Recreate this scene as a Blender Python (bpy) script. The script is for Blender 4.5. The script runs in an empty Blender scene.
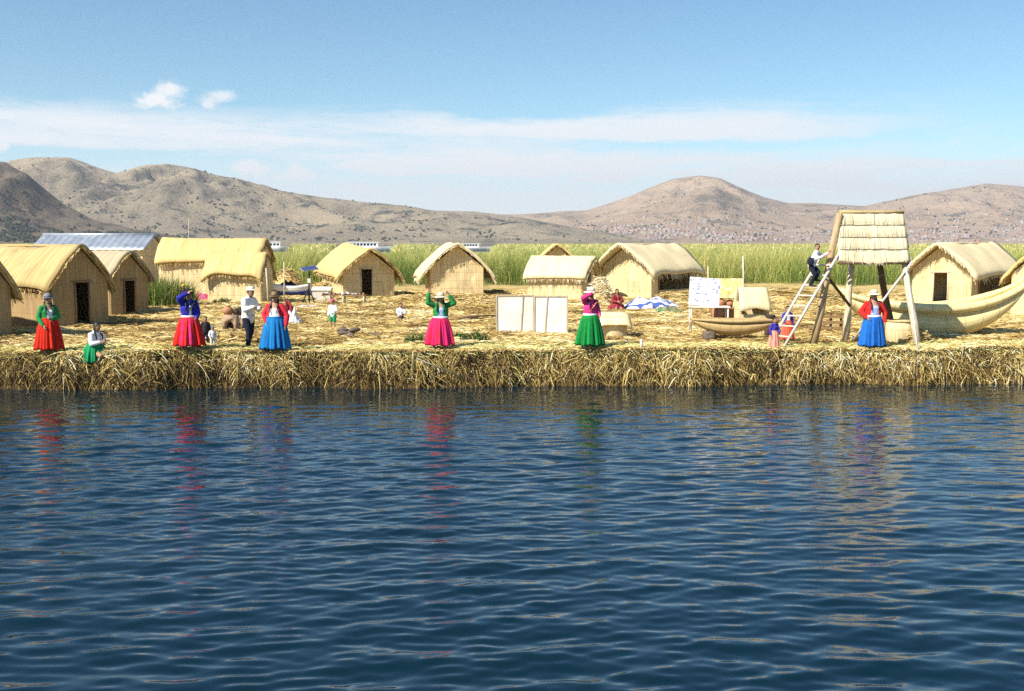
import bpy, bmesh, math, random
import numpy as np
from mathutils import Vector, Matrix, noise

random.seed(7); RNG = np.random.default_rng(11)
S = bpy.context.scene; C = S.collection
PI = math.pi; R = math.radians
G = 0.85                                   # island top above the lake
CZ = 3.65; FPX = 1100.0; PITCH = math.atan((345.5 - 242.0) / FPX)

# ------------------------------------------------------------------ camera
cd = bpy.data.cameras.new('camera'); cam = bpy.data.objects.new('camera', cd); C.objects.link(cam)
cam.location = (0, 0, CZ); cam.rotation_euler = (PI/2 - PITCH, 0, 0)
cd.sensor_width = 36; cd.lens = 36 * FPX / 1024; cd.clip_start = 0.1; cd.clip_end = 40000
S.camera = cam
_F = Vector((0, math.cos(PITCH), -math.sin(PITCH))); _U = Vector((0, math.sin(PITCH), math.cos(PITCH)))
def ray(px, py): return Vector((1, 0, 0)) * ((px-512)/FPX) + _U * ((345.5-py)/FPX) + _F
def P(px, py, z=G):
    d = ray(px, py); return Vector((0, 0, CZ)) + d * ((z-CZ)/d.z)
def PD(px, py, y):
    d = ray(px, py); return Vector((0, 0, CZ)) + d * (y/d.y)
def ye(x): return 27.82 + 0.047*x + 0.13*math.sin(x*0.9+1) + 0.08*math.sin(x*2.3) + 0.05*math.sin(x*5.1+2*math.sin(x*.7))
def ye_np(x): return 27.82 + 0.047*x + 0.13*np.sin(x*0.9+1) + 0.08*np.sin(x*2.3) + 0.05*np.sin(x*5.1+2*np.sin(x*.7))
def gz(x, y):                              # the trampled reed surface
    return G + 0.05*math.sin(x*0.7+y*0.4) * math.sin(y*0.55-x*0.2) + 0.03*math.sin(x*1.9)*math.sin(y*1.7)

# ------------------------------------------------------------------ mesh helpers
def V(*a): return Vector(a)
class MB:
    def __init__(s): s.v=[]; s.f=[]; s.m=[]; s.uv=[]; s.t=[]
    def add(s, vs, fs, mat=0, uvs=None, tone=0.5):
        b = len(s.v); s.v += [tuple(p) for p in vs]
        s.f += [tuple(i+b for i in q) for q in fs]; s.m += [mat]*len(fs)
        s.uv += uvs if uvs is not None else [(p[0]+p[1]*.7, p[2]) for p in vs]
        s.t += list(tone) if hasattr(tone, '__len__') else [tone]*len(vs)
    def box(s, c, d, M=None, mat=0, tone=.5, taper=1.0):
        vs=[]
        for z in (-1, 1):
            k = taper if z > 0 else 1
            for x, y in ((-1,-1),(1,-1),(1,1),(-1,1)):
                p = V(x*d[0]/2*k, y*d[1]/2*k, z*d[2]/2)
                if M: p = M @ p
                vs.append(p + Vector(c))
        s.add(vs, [(3,2,1,0),(4,5,6,7),(0,1,5,4),(1,2,6,5),(2,3,7,6),(3,0,4,7)], mat, tone=tone)
    def tube(s, pts, rad, n=8, mat=0, tone=.5, cap=True, ell=None, jit=0.0):
        """round (or elliptical, ell=(axis, ratio)) tube through pts"""
        pts=[Vector(p) for p in pts]; K=len(pts)
        if not hasattr(rad,'__len__'): rad=[rad]*K
        ref=None; vs=[]; uvs=[]; L=0
        for i in range(K):
            t=(pts[min(i+1,K-1)]-pts[max(i-1,0)])
            if t.length<1e-9: t=V(0,0,1)
            t.normalize()
            if ref is None:
                a = Vector(ell[0]) if ell else (V(1,0,0) if abs(t.x)<.9 else V(0,1,0))
            else: a=ref
            a=(a-t*a.dot(t)); 
            if a.length<1e-6: a=t.orthogonal()
            a.normalize(); ref=a.copy(); b=t.cross(a)
            if i: L+=(pts[i]-pts[i-1]).length
            ry = rad[i]*(ell[1] if ell else 1)
            for k in range(n):
                an=2*PI*k/n; j=1+random.uniform(-jit,jit)
                vs.append(pts[i]+a*(math.cos(an)*rad[i]*j)+b*(math.sin(an)*ry*j))
                uvs.append((k/n*2*PI*max(rad), L))
        fs=[(i*n+k, i*n+(k+1)%n, (i+1)*n+(k+1)%n, (i+1)*n+k) for i in range(K-1) for k in range(n)]
        if cap: fs += [tuple(range(n-1,-1,-1)), tuple((K-1)*n+k for k in range(n))]
        s.add(vs, fs, mat, uvs, tone)
    def limb(s, pts, rad, n=10, ell=None, mat=0):
        """tube with rounded ends"""
        pts=[Vector(p) for p in pts]; P2=[]; R2=[]
        d0=(pts[0]-pts[1]).normalized(); d1=(pts[-1]-pts[-2]).normalized()
        for q in (0.98,0.7,0.35): P2.append(pts[0]+d0*rad[0]*q); R2.append(rad[0]*math.sqrt(1-q*q))
        P2+=pts; R2+=list(rad)
        for q in (0.35,0.7,0.98): P2.append(pts[-1]+d1*rad[-1]*q); R2.append(rad[-1]*math.sqrt(1-q*q))
        s.tube(P2,R2,n,mat,ell=ell)
    def ball(s, c, r, M=None, n=14, m=9, mat=0, tone=.5, jit=0.0):
        vs=[]; c=Vector(c)
        if not hasattr(r,'__len__'): r=(r,r,r)
        for i in range(m+1):
            th=PI*(0.02+0.96*i/m)
            for k in range(n):
                ph=2*PI*k/n; j=1+random.uniform(-jit,jit)
                p=V(r[0]*math.sin(th)*math.cos(ph)*j, r[1]*math.sin(th)*math.sin(ph)*j, r[2]*math.cos(th)*j)
                vs.append((M@p if M else p)+c)
        fs=[(i*n+k,(i+1)*n+k,(i+1)*n+(k+1)%n,i*n+(k+1)%n) for i in range(m) for k in range(n)]
        fs+=[tuple(range(n)), tuple(m*n+k for k in range(n-1,-1,-1))]
        s.add(vs,fs,mat,tone=tone)
    def lathe(s, prof, n=24, c=(0,0,0), M=None, mat=0, sy=1.0, fn=None, tone=.5):
        vs=[]; uvs=[]; c=Vector(c); tt=[]
        for i,(r,z) in enumerate(prof):
            for k in range(n):
                a=2*PI*k/n; rr,zz=(r,z) if fn is None else fn(r,z,a,i/(len(prof)-1))
                p=V(rr*math.cos(a), rr*math.sin(a)*sy, zz)
                vs.append((M@p if M else p)+c); uvs.append((a*max(q[0] for q in prof), z))
                tt.append(tone(a,i/(len(prof)-1)) if callable(tone) else tone)
        K=len(prof)
        fs=[(i*n+k,i*n+(k+1)%n,(i+1)*n+(k+1)%n,(i+1)*n+k) for i in range(K-1) for k in range(n)]
        s.add(vs,fs,mat,uvs,tt)
    def sheet(s, g, uvg, th=0.0, mat=0, tone=.5):
        """grid g[i][j]; with th>0 a slab of that thickness hanging below it"""
        I=len(g); J=len(g[0]); top=[p for r in g for p in r]; uv=[u for r in uvg for u in r]
        fs=[(i*J+j,(i+1)*J+j,(i+1)*J+j+1,i*J+j+1) for i in range(I-1) for j in range(J-1)]
        if th==0: s.add(top,fs,mat,uv,tone); return
        nrm=[]
        for i in range(I):
            for j in range(J):
                a=Vector(g[min(i+1,I-1)][j])-Vector(g[max(i-1,0)][j]); b=Vector(g[i][min(j+1,J-1)])-Vector(g[i][max(j-1,0)])
                nrm.append(a.cross(b).normalized())
        nb=len(top); vs=top+[Vector(p)-n*th for p,n in zip(top,nrm)]
        fs+= [tuple(x+nb for x in q[::-1]) for q in fs]
        bd=[(i*J) for i in range(I)]+[(I-1)*J+j for j in range(1,J)]+[i*J+J-1 for i in range(I-2,-1,-1)]+[j for j in range(J-2,0,-1)]
        for k in range(len(bd)):
            a,b=bd[k],bd[(k+1)%len(bd)]; fs.append((b,a,a+nb,b+nb))
        s.add(vs,fs,mat,uv+uv,tone)
    def strands(s, paths, rad, tones, n=3, mat=0):
        v,q,t,uv=strand_arrays(paths,rad,tones,n)
        s.add([tuple(p) for p in v.tolist()],[tuple(f) for f in q.tolist()],mat,[tuple(u) for u in uv.tolist()],t.tolist())
    def build(s, name, mats, parent=None, smooth=True, loc=None, rz=0.0):
        me=bpy.data.meshes.new(name); me.from_pydata(s.v,[],s.f)
        if not isinstance(mats,(list,tuple)): mats=[mats]
        for m in mats: me.materials.append(m)
        me.polygons.foreach_set('material_index', s.m)
        me.polygons.foreach_set('use_smooth',[smooth]*len(s.f))
        uvl=me.uv_layers.new(name='UVMap'); li=np.empty(len(me.loops),np.int32); me.loops.foreach_get('vertex_index',li)
        uvl.data.foreach_set('uv', np.array(s.uv,np.float32)[li].ravel())
        at=me.attributes.new('tone','FLOAT','POINT'); at.data.foreach_set('value',np.array(s.t,np.float32))
        me.update()
        o=bpy.data.objects.new(name,me); C.objects.link(o)
        if parent: o.parent=parent
        if loc is not None: o.location=loc
        if rz: o.rotation_euler=(0,0,rz)
        return o

def strand_arrays(paths, rad, tones, n=3):
    paths=np.asarray(paths,float); N,K,_=paths.shape
    rad=np.broadcast_to(np.asarray(rad,float).reshape(-1,1) if np.ndim(rad)==1 else rad,(N,K))
    t=np.gradient(paths,axis=1); t/=np.linalg.norm(t,axis=2,keepdims=True)+1e-9
    ref=RNG.normal(size=(N,1,3)); a=np.cross(t,np.broadcast_to(ref,t.shape)); a/=np.linalg.norm(a,axis=2,keepdims=True)+1e-9
    b=np.cross(t,a); ring=[]
    for k in range(n):
        an=2*PI*k/n if n>2 else PI*k
        ring.append(paths+(a*math.cos(an)+b*math.sin(an))*rad[:,:,None])
    v=np.stack(ring,axis=2).reshape(-1,3)           # N,K,n
    base=(np.arange(N)*K*n)[:,None,None]; kk=(np.arange(K-1)*n)[None,:,None]
    ks=np.arange(n if n>2 else 1)[None,None,:]; k2=(ks+1)%n
    q=np.stack([base+kk+ks,base+kk+k2,base+kk+n+k2,base+kk+n+ks],axis=3).reshape(-1,4)
    tt=np.repeat(np.asarray(tones,float),K*n)
    uv=np.zeros((len(v),2)); uv[:,1]=np.tile(np.repeat(np.arange(K)/(K-1),n),N); uv[:,0]=np.repeat(RNG.random(N),K*n)
    return v,q,tt,uv
def np_mesh(name, v, q, t, mat, uv=None, smooth=False):
    me=bpy.data.meshes.new(name); me.vertices.add(len(v)); me.vertices.foreach_set('co',np.ascontiguousarray(v,np.float32).ravel())
    nq,k=q.shape; me.loops.add(nq*k); me.loops.foreach_set('vertex_index',np.ascontiguousarray(q,np.int32).ravel())
    me.polygons.add(nq); me.polygons.foreach_set('loop_start',np.arange(0,nq*k,k,dtype=np.int32))
    me.polygons.foreach_set('use_smooth',[smooth]*nq)
    me.materials.append(mat)
    if t is not None:
        at=me.attributes.new('tone','FLOAT','POINT'); at.data.foreach_set('value',np.asarray(t,np.float32))
    if uv is not None:
        l=me.uv_layers.new(name='UVMap'); l.data.foreach_set('uv',np.asarray(uv,np.float32)[q.ravel()].ravel())
    me.update(calc_edges=True); me.validate()
    o=bpy.data.objects.new(name,me); C.objects.link(o); return o
def tag(o,label=None,cat=None,group=None,kind=None):
    if label: o['label']=label
    if cat: o['category']=cat
    if group: o['group']=group
    if kind: o['kind']=kind
    return o
def empty(name,loc,label,cat,group=None,rz=0.0):
    o=bpy.data.objects.new(name,None); C.objects.link(o); o.location=loc; o.rotation_euler=(0,0,rz); o.empty_display_size=.2
    return tag(o,label,cat,group)

# ------------------------------------------------------------------ materials
class NT:
    def __init__(s,name,world=False):
        if world: s.nt=name.node_tree
        else:
            s.m=bpy.data.materials.new(name); s.m.use_nodes=True; s.nt=s.m.node_tree
            s.b=s.nt.nodes['Principled BSDF']
    def n(s,typ,props=None,**ins):
        nd=s.nt.nodes.new(typ)
        for k,v in (props or {}).items(): setattr(nd,k,v)
        for k,v in ins.items():
            key=k.replace('_',' ')
            if key.isdigit(): key=int(key)
            s.set(nd,key,v)
        return nd
    def set(s,nd,key,v):
        i=nd.inputs[key]
        if isinstance(v,bpy.types.NodeSocket): s.nt.links.new(v,i)
        else: i.default_value=v
    def math(s,op,a,b=None,c=None,clamp=False):
        nd=s.nt.nodes.new('ShaderNodeMath'); nd.operation=op; nd.use_clamp=clamp
        s.set(nd,0,a)
        if b is not None: s.set(nd,1,b)
        if c is not None: s.set(nd,2,c)
        return nd.outputs[0]
    def ss(s,x,lo,hi):
        nd=s.nt.nodes.new('ShaderNodeMapRange'); nd.interpolation_type='SMOOTHSTEP'
        s.set(nd,0,x); s.set(nd,1,lo); s.set(nd,2,hi); return nd.outputs[0]
    def noise(s,vec,scale,detail=4,rough=.55,dist=0.0):
        nd=s.n('ShaderNodeTexNoise',Scale=scale,Detail=detail,Roughness=rough,Distortion=dist)
        if vec is not None: s.set(nd,'Vector',vec)
        return nd.outputs['Fac']
    def map(s,vec,scale=(1,1,1),loc=(0,0,0)):
        return s.n('ShaderNodeMapping',Vector=vec,Scale=scale,Location=loc).outputs[0]
    def ramp(s,fac,stops):
        nd=s.nt.nodes.new('ShaderNodeValToRGB'); s.set(nd,0,fac); e=nd.color_ramp.elements
        while len(e)>1: e.remove(e[-1])
        e[0].position,e[0].color=stops[0][0],(*stops[0][1],1)
        for p,c in stops[1:]:
            x=e.new(p); x.color=(*c,1)
        return nd.outputs[0]
    def mix(s,f,a,b,mode='MIX'):
        nd=s.nt.nodes.new('ShaderNodeMix'); nd.data_type='RGBA'; nd.blend_type=mode
        s.set(nd,0,f)
        for i,v in ((6,a),(7,b)):
            if not isinstance(v,bpy.types.NodeSocket): v=(*v,1) if len(v)==3 else v
            s.set(nd,i,v)
        return nd.outputs[2]
    def bump(s,h,strength=.4,dist=.02):
        return s.n('ShaderNodeBump',Height=h,Strength=strength,Distance=dist).outputs[0]
    def obj(s): return s.n('ShaderNodeTexCoord').outputs['Object']
    def uv(s): return s.n('ShaderNodeTexCoord').outputs['UV']
    def tone(s): return s.n('ShaderNodeAttribute',{'attribute_name':'tone'}).outputs['Fac']
    def done(s,col,rough=.85,nrm=None,spec=.3):
        s.set(s.b,'Base Color',col if isinstance(col,bpy.types.NodeSocket) else (*col,1))
        s.set(s.b,'Roughness',rough); s.b.inputs['Specular IOR Level'].default_value=spec
        if nrm is not None: s.set(s.b,'Normal',nrm)
        return s.m

def straw_mat(name,dark,mid,light,su=38,sv=1.1,tie=0.0,bump=.6,swap=False,blotch=.35,stain=(.16,.11,.06),tiestr=.26):
    k=NT(name); uv=k.uv()
    sc=(su,sv,1) if not swap else (sv,su,1)
    f=k.noise(k.map(uv,sc),1.0,5,.6)
    f2=k.noise(k.map(uv,(sc[0]*.3,sc[1]*.6,1),(7,3,0)),1.0,3,.6)
    h=k.math('ADD',k.math('MULTIPLY',f,.65),k.math('MULTIPLY',f2,.35))
    col=k.ramp(h,[(.28,dark),(.47,mid),(.66,light)])
    bl=k.noise(k.obj(),1.3,4,.6)
    col=k.mix(k.math('MULTIPLY',k.ss(bl,.5,.78),blotch),col,stain)
    tn=k.tone(); col=k.mix(1.0,col,k.ramp(tn,[(0,(.55,.5,.42)),(.5,(1,1,1)),(1,(1.15,1.15,1.1))]),'MULTIPLY')
    if tie>0:
        vv=k.n('ShaderNodeSeparateXYZ',Vector=uv).outputs[1]
        wob=k.math('MULTIPLY',k.noise(k.map(uv,(2.5,.2,1)),1.0,2),.09)
        fr=k.math('FRACT',k.math('DIVIDE',k.math('ADD',vv,wob),tie))
        band=k.math('LESS_THAN',fr,.055/tie*.5)
        col=k.mix(k.math('MULTIPLY',band,tiestr),col,(.20,.13,.06))
        h=k.math('SUBTRACT',h,k.math('MULTIPLY',band,tiestr*.6))
    return k.done(col,.8,k.bump(h,bump,.03),.25)
def strand_mat(name,stops,rough=.7):
    k=NT(name); t=k.tone(); uv=k.uv()
    f=k.noise(k.map(uv,(3,6,1)),1.0,3)
    tt=k.math('ADD',t,k.math('MULTIPLY',k.math('SUBTRACT',f,.5),.25))
    return k.done(k.ramp(tt,stops),rough,None,.3)
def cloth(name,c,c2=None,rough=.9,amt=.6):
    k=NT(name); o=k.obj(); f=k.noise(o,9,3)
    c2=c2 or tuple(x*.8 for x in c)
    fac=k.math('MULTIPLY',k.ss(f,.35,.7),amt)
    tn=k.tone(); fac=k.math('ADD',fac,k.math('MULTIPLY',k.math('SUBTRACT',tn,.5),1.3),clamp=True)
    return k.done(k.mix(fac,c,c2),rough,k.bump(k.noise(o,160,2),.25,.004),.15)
def plain(name,c,c2=None,scale=6,rough=.7,bump=.2,metal=0.0,spec=.3,detail=5,bd=.01):
    k=NT(name); o=k.obj(); f=k.noise(o,scale,detail,.62)
    c2=c2 or tuple(x*.7 for x in c)
    m=k.done(k.mix(k.ss(f,.32,.7),c,c2),rough,k.bump(k.noise(o,scale*5,4),bump,bd),spec)
    k.b.inputs['Metallic'].default_value=metal; return m
def wood(name,c,c2,rough=.8):
    k=NT(name); f=k.noise(k.map(k.uv(),(30,2.2,1)),1.0,5,.6,.4)
    return k.done(k.ramp(f,[(.3,c2),(.6,c),(.75,tuple(min(1,x*1.25) for x in c))]),rough,k.bump(f,.4,.01),.25)

M={}
M['wall']=straw_mat('reed_mat_wall',(.30,.20,.08),(.66,.50,.25),(.82,.69,.42),su=19,sv=.7,tie=.42)
M['wall_old']=straw_mat('old_reed_wall',(.17,.11,.05),(.34,.23,.10),(.46,.33,.17),su=26,sv=.9,tie=.5)
M['roof_old']=straw_mat('old_thatch',(.22,.14,.055),(.44,.32,.13),(.60,.47,.23),su=24,sv=.7,blotch=.55)
M['roof_gold']=straw_mat('golden_thatch',(.38,.25,.08),(.60,.43,.165),(.72,.55,.26),su=24,sv=.7,blotch=.3,stain=(.24,.18,.09))
M['roof_pale']=straw_mat('pale_thatch',(.52,.40,.20),(.70,.57,.32),(.82,.70,.46),su=24,sv=.7,blotch=.22,stain=(.38,.29,.16))
M['roof_grey']=straw_mat('grey_thatch',(.22,.17,.10),(.38,.31,.19),(.50,.43,.29),su=24,sv=.7,blotch=.4)
M['hull']=straw_mat('reed_hull',(.44,.32,.10),(.74,.60,.27),(.85,.73,.42),su=17,sv=.4,tie=.55,blotch=.25,tiestr=.35,bump=1.0)
M['hull_brown']=straw_mat('weathered_reed_hull',(.22,.14,.06),(.42,.29,.12),(.56,.42,.21),su=34,sv=.55,tie=.3,blotch=.35,tiestr=.3)
STR=[(0,(.04,.022,.009)),(.3,(.18,.10,.03)),(.55,(.47,.325,.10)),(.8,(.68,.53,.22)),(1,(.82,.72,.43))]
M['strand']=strand_mat('dry_reed_stems',STR)
M['strand_pale']=strand_mat('pale_reed_stems',[(0,(.42,.33,.18)),(.5,(.70,.58,.34)),(1,(.86,.78,.56))])
M['parapet']=straw_mat('bleached_reed_panel',(.46,.36,.20),(.72,.60,.38),(.84,.75,.55),su=22,sv=.9,blotch=.2,stain=(.45,.36,.2))
M['reed']=strand_mat('living_reeds',[(0,(.045,.095,.014)),(.3,(.125,.185,.030)),(.55,(.265,.285,.060)),(.8,(.45,.41,.12)),(1,(.64,.52,.22))],.6)
M['fresh']=strand_mat('fresh_cut_reeds',[(0,(.10,.075,.02)),(.3,(.30,.24,.06)),(.6,(.60,.52,.17)),(.85,(.76,.68,.30)),(1,(.84,.78,.45))])
M['bank']=strand_mat('weathered_bank_reeds',[(0,(.025,.014,.006)),(.25,(.10,.06,.018)),(.5,(.34,.225,.06)),(.75,(.60,.44,.13)),(.92,(.76,.62,.29)),(1,(.84,.76,.50))])
M['leaf']=strand_mat('green_leaves',[(0,(.02,.05,.012)),(.5,(.055,.12,.022)),(1,(.14,.21,.04))],.55)
M['wood_pale']=wood('weathered_pale_pole',(.66,.55,.38),(.42,.32,.20))
M['wood_dark']=wood('dark_pole',(.16,.095,.045),(.07,.042,.022))
M['wood_brown']=wood('brown_timber',(.34,.21,.10),(.17,.10,.05))
M['wood_tan']=wood('tan_pole',(.50,.35,.19),(.30,.19,.09))
M['wood_white']=wood('whitewashed_wood',(.66,.62,.54),(.45,.40,.33))
M['board']=plain('white_board',(.72,.68,.60),(.60,.53,.42),1.6,.7,.1)
M['frame']=wood('board_batten',(.46,.38,.26),(.28,.22,.14))
M['clay']=plain('fired_clay',(.46,.22,.11),(.33,.15,.07),5,.8,.3)
M['soot']=plain('sooty_clay',(.035,.028,.022),(.09,.06,.04),7,.85,.3)
M['mud']=plain('dried_mud',(.42,.29,.19),(.26,.17,.11),6,.95,.6,bd=.02)
M['rock']=plain('grey_brown_stone',(.20,.15,.11),(.10,.075,.055),5,.95,.8,bd=.04)
M['stone']=plain('pale_stone',(.45,.42,.38),(.30,.27,.23),5,.95,.6,bd=.03)
M['metal']=plain('zinc_roofing',(.50,.54,.58),(.36,.40,.45),1.6,.42,.1,.55,.5)
M['iron']=plain('painted_iron',(.03,.03,.035),None,8,.5,.1)
M['white_paint']=plain('white_boat_paint',(.80,.80,.78),(.70,.70,.69),2,.45,.05)
M['blue_paint']=plain('blue_boat_paint',(.04,.06,.30),(.03,.05,.22),3,.45,.05)
M['glass']=plain('dark_window_glass',(.02,.03,.04),None,3,.1,.0,0,.5)
M['panel']=None
M['skin']=plain('brown_skin',(.42,.235,.14),(.35,.185,.105),14,.6,.1,bd=.002)
M['eye']=plain('dark_eyes',(.02,.014,.01),None,20,.35,.0)
M['lip']=plain('brown_lips',(.27,.09,.065),None,20,.5,.0)
M['hair']=plain('black_hair',(.012,.010,.009),(.025,.02,.017),40,.45,.3,bd=.004)
M['shoe']=plain('dark_leather',(.04,.03,.025),None,10,.6,.1)

# ------------------------------------------------------------------ world & sun
SUN_EL=R(41.5); sv=Vector((-0.76,-0.65,0)).normalized()*math.cos(SUN_EL)+Vector((0,0,math.sin(SUN_EL)))
ld=bpy.data.lights.new('sun','SUN'); ld.energy=5.0; ld.angle=R(.53); ld.color=(1,.945,.85)
sun=bpy.data.objects.new('sun',ld); C.objects.link(sun); sun.rotation_euler=(-sv).to_track_quat('-Z','Y').to_euler(); sun.location=(-30,-20,40)
W=bpy.data.worlds.new('World'); S.world=W; W.use_nodes=True
k=NT(W,True); bg=W.node_tree.nodes['Background']
sky=k.n('ShaderNodeTexSky',{'sky_type':'NISHITA','sun_disc':False,'sun_elevation':SUN_EL,'sun_rotation':math.atan2(sv.x,sv.y),'altitude':3800,'air_density':1.0,'dust_density':.7,'ozone_density':1.0}).outputs[0]
d=k.n('ShaderNodeTexCoord').outputs['Generated']; sp=k.n('ShaderNodeSeparateXYZ',Vector=d)
hz=k.math('SQRT',k.math('ADD',k.math('MULTIPLY',sp.outputs[0],sp.outputs[0]),k.math('MULTIPLY',sp.outputs[1],sp.outputs[1])))
el=k.math('ARCTAN2',sp.outputs[2],hz); az=k.math('ARCTAN2',sp.outputs[0],sp.outputs[1])
cv=k.n('ShaderNodeCombineXYZ',X=az,Y=el,Z=0.0).outputs[0]
def px_el(y): return (242-y)/FPX
def px_az(x): return math.atan((x-512)/FPX)
wisp=k.noise(k.map(cv,(3.2,26,1),(1.3,.4,0)),1.0,7,.62,.6)
fine=k.noise(k.map(cv,(16,60,1)),1.0,6,.65,.3)
puff=k.noise(k.map(cv,(46,60,1)),1.0,7,.64,.5)
w2=k.math('ADD',k.math('MULTIPLY',wisp,.75),k.math('MULTIPLY',fine,.25))
els=k.math('ADD',k.math('SUBTRACT',el,k.math('MULTIPLY',az,.016)),k.math('MULTIPLY',k.math('SUBTRACT',w2,.5),.075))
hazeband=k.math('SUBTRACT',1.0,k.ss(k.math('ADD',els,k.math('MULTIPLY',k.math('SUBTRACT',fine,.5),.04)),.028,.10))   # milky low sky
def band(centre,slope,half,lo,hi,amt,a0,a1):
    e=k.math('ADD',k.math('SUBTRACT',els,centre),k.math('MULTIPLY',az,-slope))
    m=k.math('SUBTRACT',1.0,k.ss(k.math('ABSOLUTE',e),half*.35,half))
    m=k.math('MULTIPLY',m,k.ss(w2,lo,hi))
    m=k.math('MULTIPLY',m,k.math('MULTIPLY',k.ss(az,a0-.16,a0+.04),k.math('SUBTRACT',1.0,k.ss(az,a1-.10,a1+.16))))
    return k.math('MULTIPLY',m,amt)
cl=k.math('MULTIPLY',hazeband,.84)
for bd in (band(.086,-.038,.027,.30,.58,.92,-.9,.02),band(.103,-.014,.019,.32,.58,.90,-.08,.30),band(.070,-.052,.024,.30,.54,.96,-.16,.9),band(.112,-.01,.006,.42,.6,.7,-.30,-.08),band(.060,.0,.018,.34,.6,.7,-.9,-.2)):
    cl=k.math('MAXIMUM',cl,bd)
for (x,y,rx,ry,am) in ((163,110,24,10,1.0),(176,101,17,11,.95),(151,115,14,5,.7),(211,112,13,10,.8),(224,104,16,6,.75),(300,178,52,13,1.0),(445,192,34,9,1.0),(5,155,14,8,.95),(255,170,40,11,.95),(370,190,55,9,.95),(735,185,70,6,.35)):
    a=k.math('DIVIDE',k.math('SUBTRACT',az,px_az(x)),rx/FPX); e=k.math('DIVIDE',k.math('SUBTRACT',el,px_el(y)),ry/FPX)
    r=k.math('SQRT',k.math('ADD',k.math('MULTIPLY',a,a),k.math('MULTIPLY',e,e)))
    q=k.math('ADD',r,k.math('MULTIPLY',k.math('SUBTRACT',puff,.5),-2.7))
    cl=k.math('MAXIMUM',cl,k.math('MULTIPLY',k.math('SUBTRACT',1.0,k.ss(q,.15,1.15)),am))
skyc=k.mix(1.0,sky,k.mix(k.ss(el,.08,.42),(.94,1.16,1.02),(.64,1.03,1.18)),'MULTIPLY')
CLB=7.0
col=k.mix(cl,skyc,(CLB*.98,CLB*1.0,CLB*1.01))
k.set(bg,'Color',col); bg.inputs['Strength'].default_value=.088
S.view_settings.view_transform='Standard'; S.view_settings.look='None'; S.view_settings.exposure=0.78; S.view_settings.gamma=1
S.cycles.max_bounces=6; S.cycles.volume_bounces=0; S.cycles.transparent_max_bounces=8
S.cycles.use_denoising=False; S.cycles.sample_clamp_indirect=1.5

HAZE=7.5e-5
# ------------------------------------------------------------------ lake
def lake():
    ys=[-400,-100,-30,-5]; y=2.5
    while y<31: ys.append(y); y+=max(.028,.0020*y)
    ys+=[31.5,33,37,45,60,100,200,500,1500,4000,9800]
    xs=np.concatenate([[-9800,-2500,-600,-150,-60,-32],np.arange(-22,22.01,.052),[32,60,150,600,2500,9800]])
    X,Y=np.meshgrid(xs,np.array(ys)); Z=np.zeros_like(X)
    r=np.random.default_rng(5); wind=R(95); sl=0
    for i in range(96):
        lam=.165*(6.2**(r.random()**1.1)); th=wind+r.normal()*.36; kk=2*PI/lam
        a=lam**.70*r.uniform(.6,1.4); ph=r.random()*2*PI; sl+=(a*kk)**2/2
        warp=.35*np.sin(X*.23+i)+.35*np.sin(Y*.31+X*.11+i*2)
        Z+=a*np.sin(kk*(X*math.cos(th)+Y*math.sin(th))+ph+warp*1.6)*(1+.55*np.sin(X*(.3+.4*r.random())+Y*.33+i*1.7))
    Z*=.098/math.sqrt(sl)
    Z*=1+.30*np.sin(X*.21+1.2*np.sin(Y*.19))*np.sin(Y*.27+X*.08)           # wind patches
    Z+=.10*np.abs(Z)
    fade=np.clip((22.2-np.abs(X))/1.5,0,1)*np.clip((31-Y)/2,0,1)*np.clip((Y-2)/1,0,1)
    Z=Z*fade
    calm=np.clip((Y-15)/12,0,1); Z*=1-.45*calm
    nx,ny=len(xs),len(ys); idx=np.arange(nx*ny).reshape(ny,nx)
    q=np.stack([idx[:-1,:-1],idx[:-1,1:],idx[1:,1:],idx[1:,:-1]],axis=2).reshape(-1,4)
    v=np.stack([X,Y,Z],axis=2).reshape(-1,3)
    k=NT('lake_water'); o=k.obj()
    n1=k.noise(k.map(o,(4.5,9,1)),1.0,4,.6); n2=k.noise(k.map(o,(14,30,1)),1.0,3,.6)
    h=k.math('ADD',k.math('MULTIPLY',n1,.7),k.math('MULTIPLY',n2,.3))
    m=k.done(k.mix(k.noise(o,.2,2),(.0012,.0125,.022),(.0018,.015,.021)),.02,k.bump(h,.13,.02),.5)
    k.b.inputs['IOR'].default_value=1.45
    ob=np_mesh('lake_water',v,q,None,m,smooth=True); tag(ob,'dark rippled blue lake water in front of the reed island','water',kind='structure')
lake()

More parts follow.
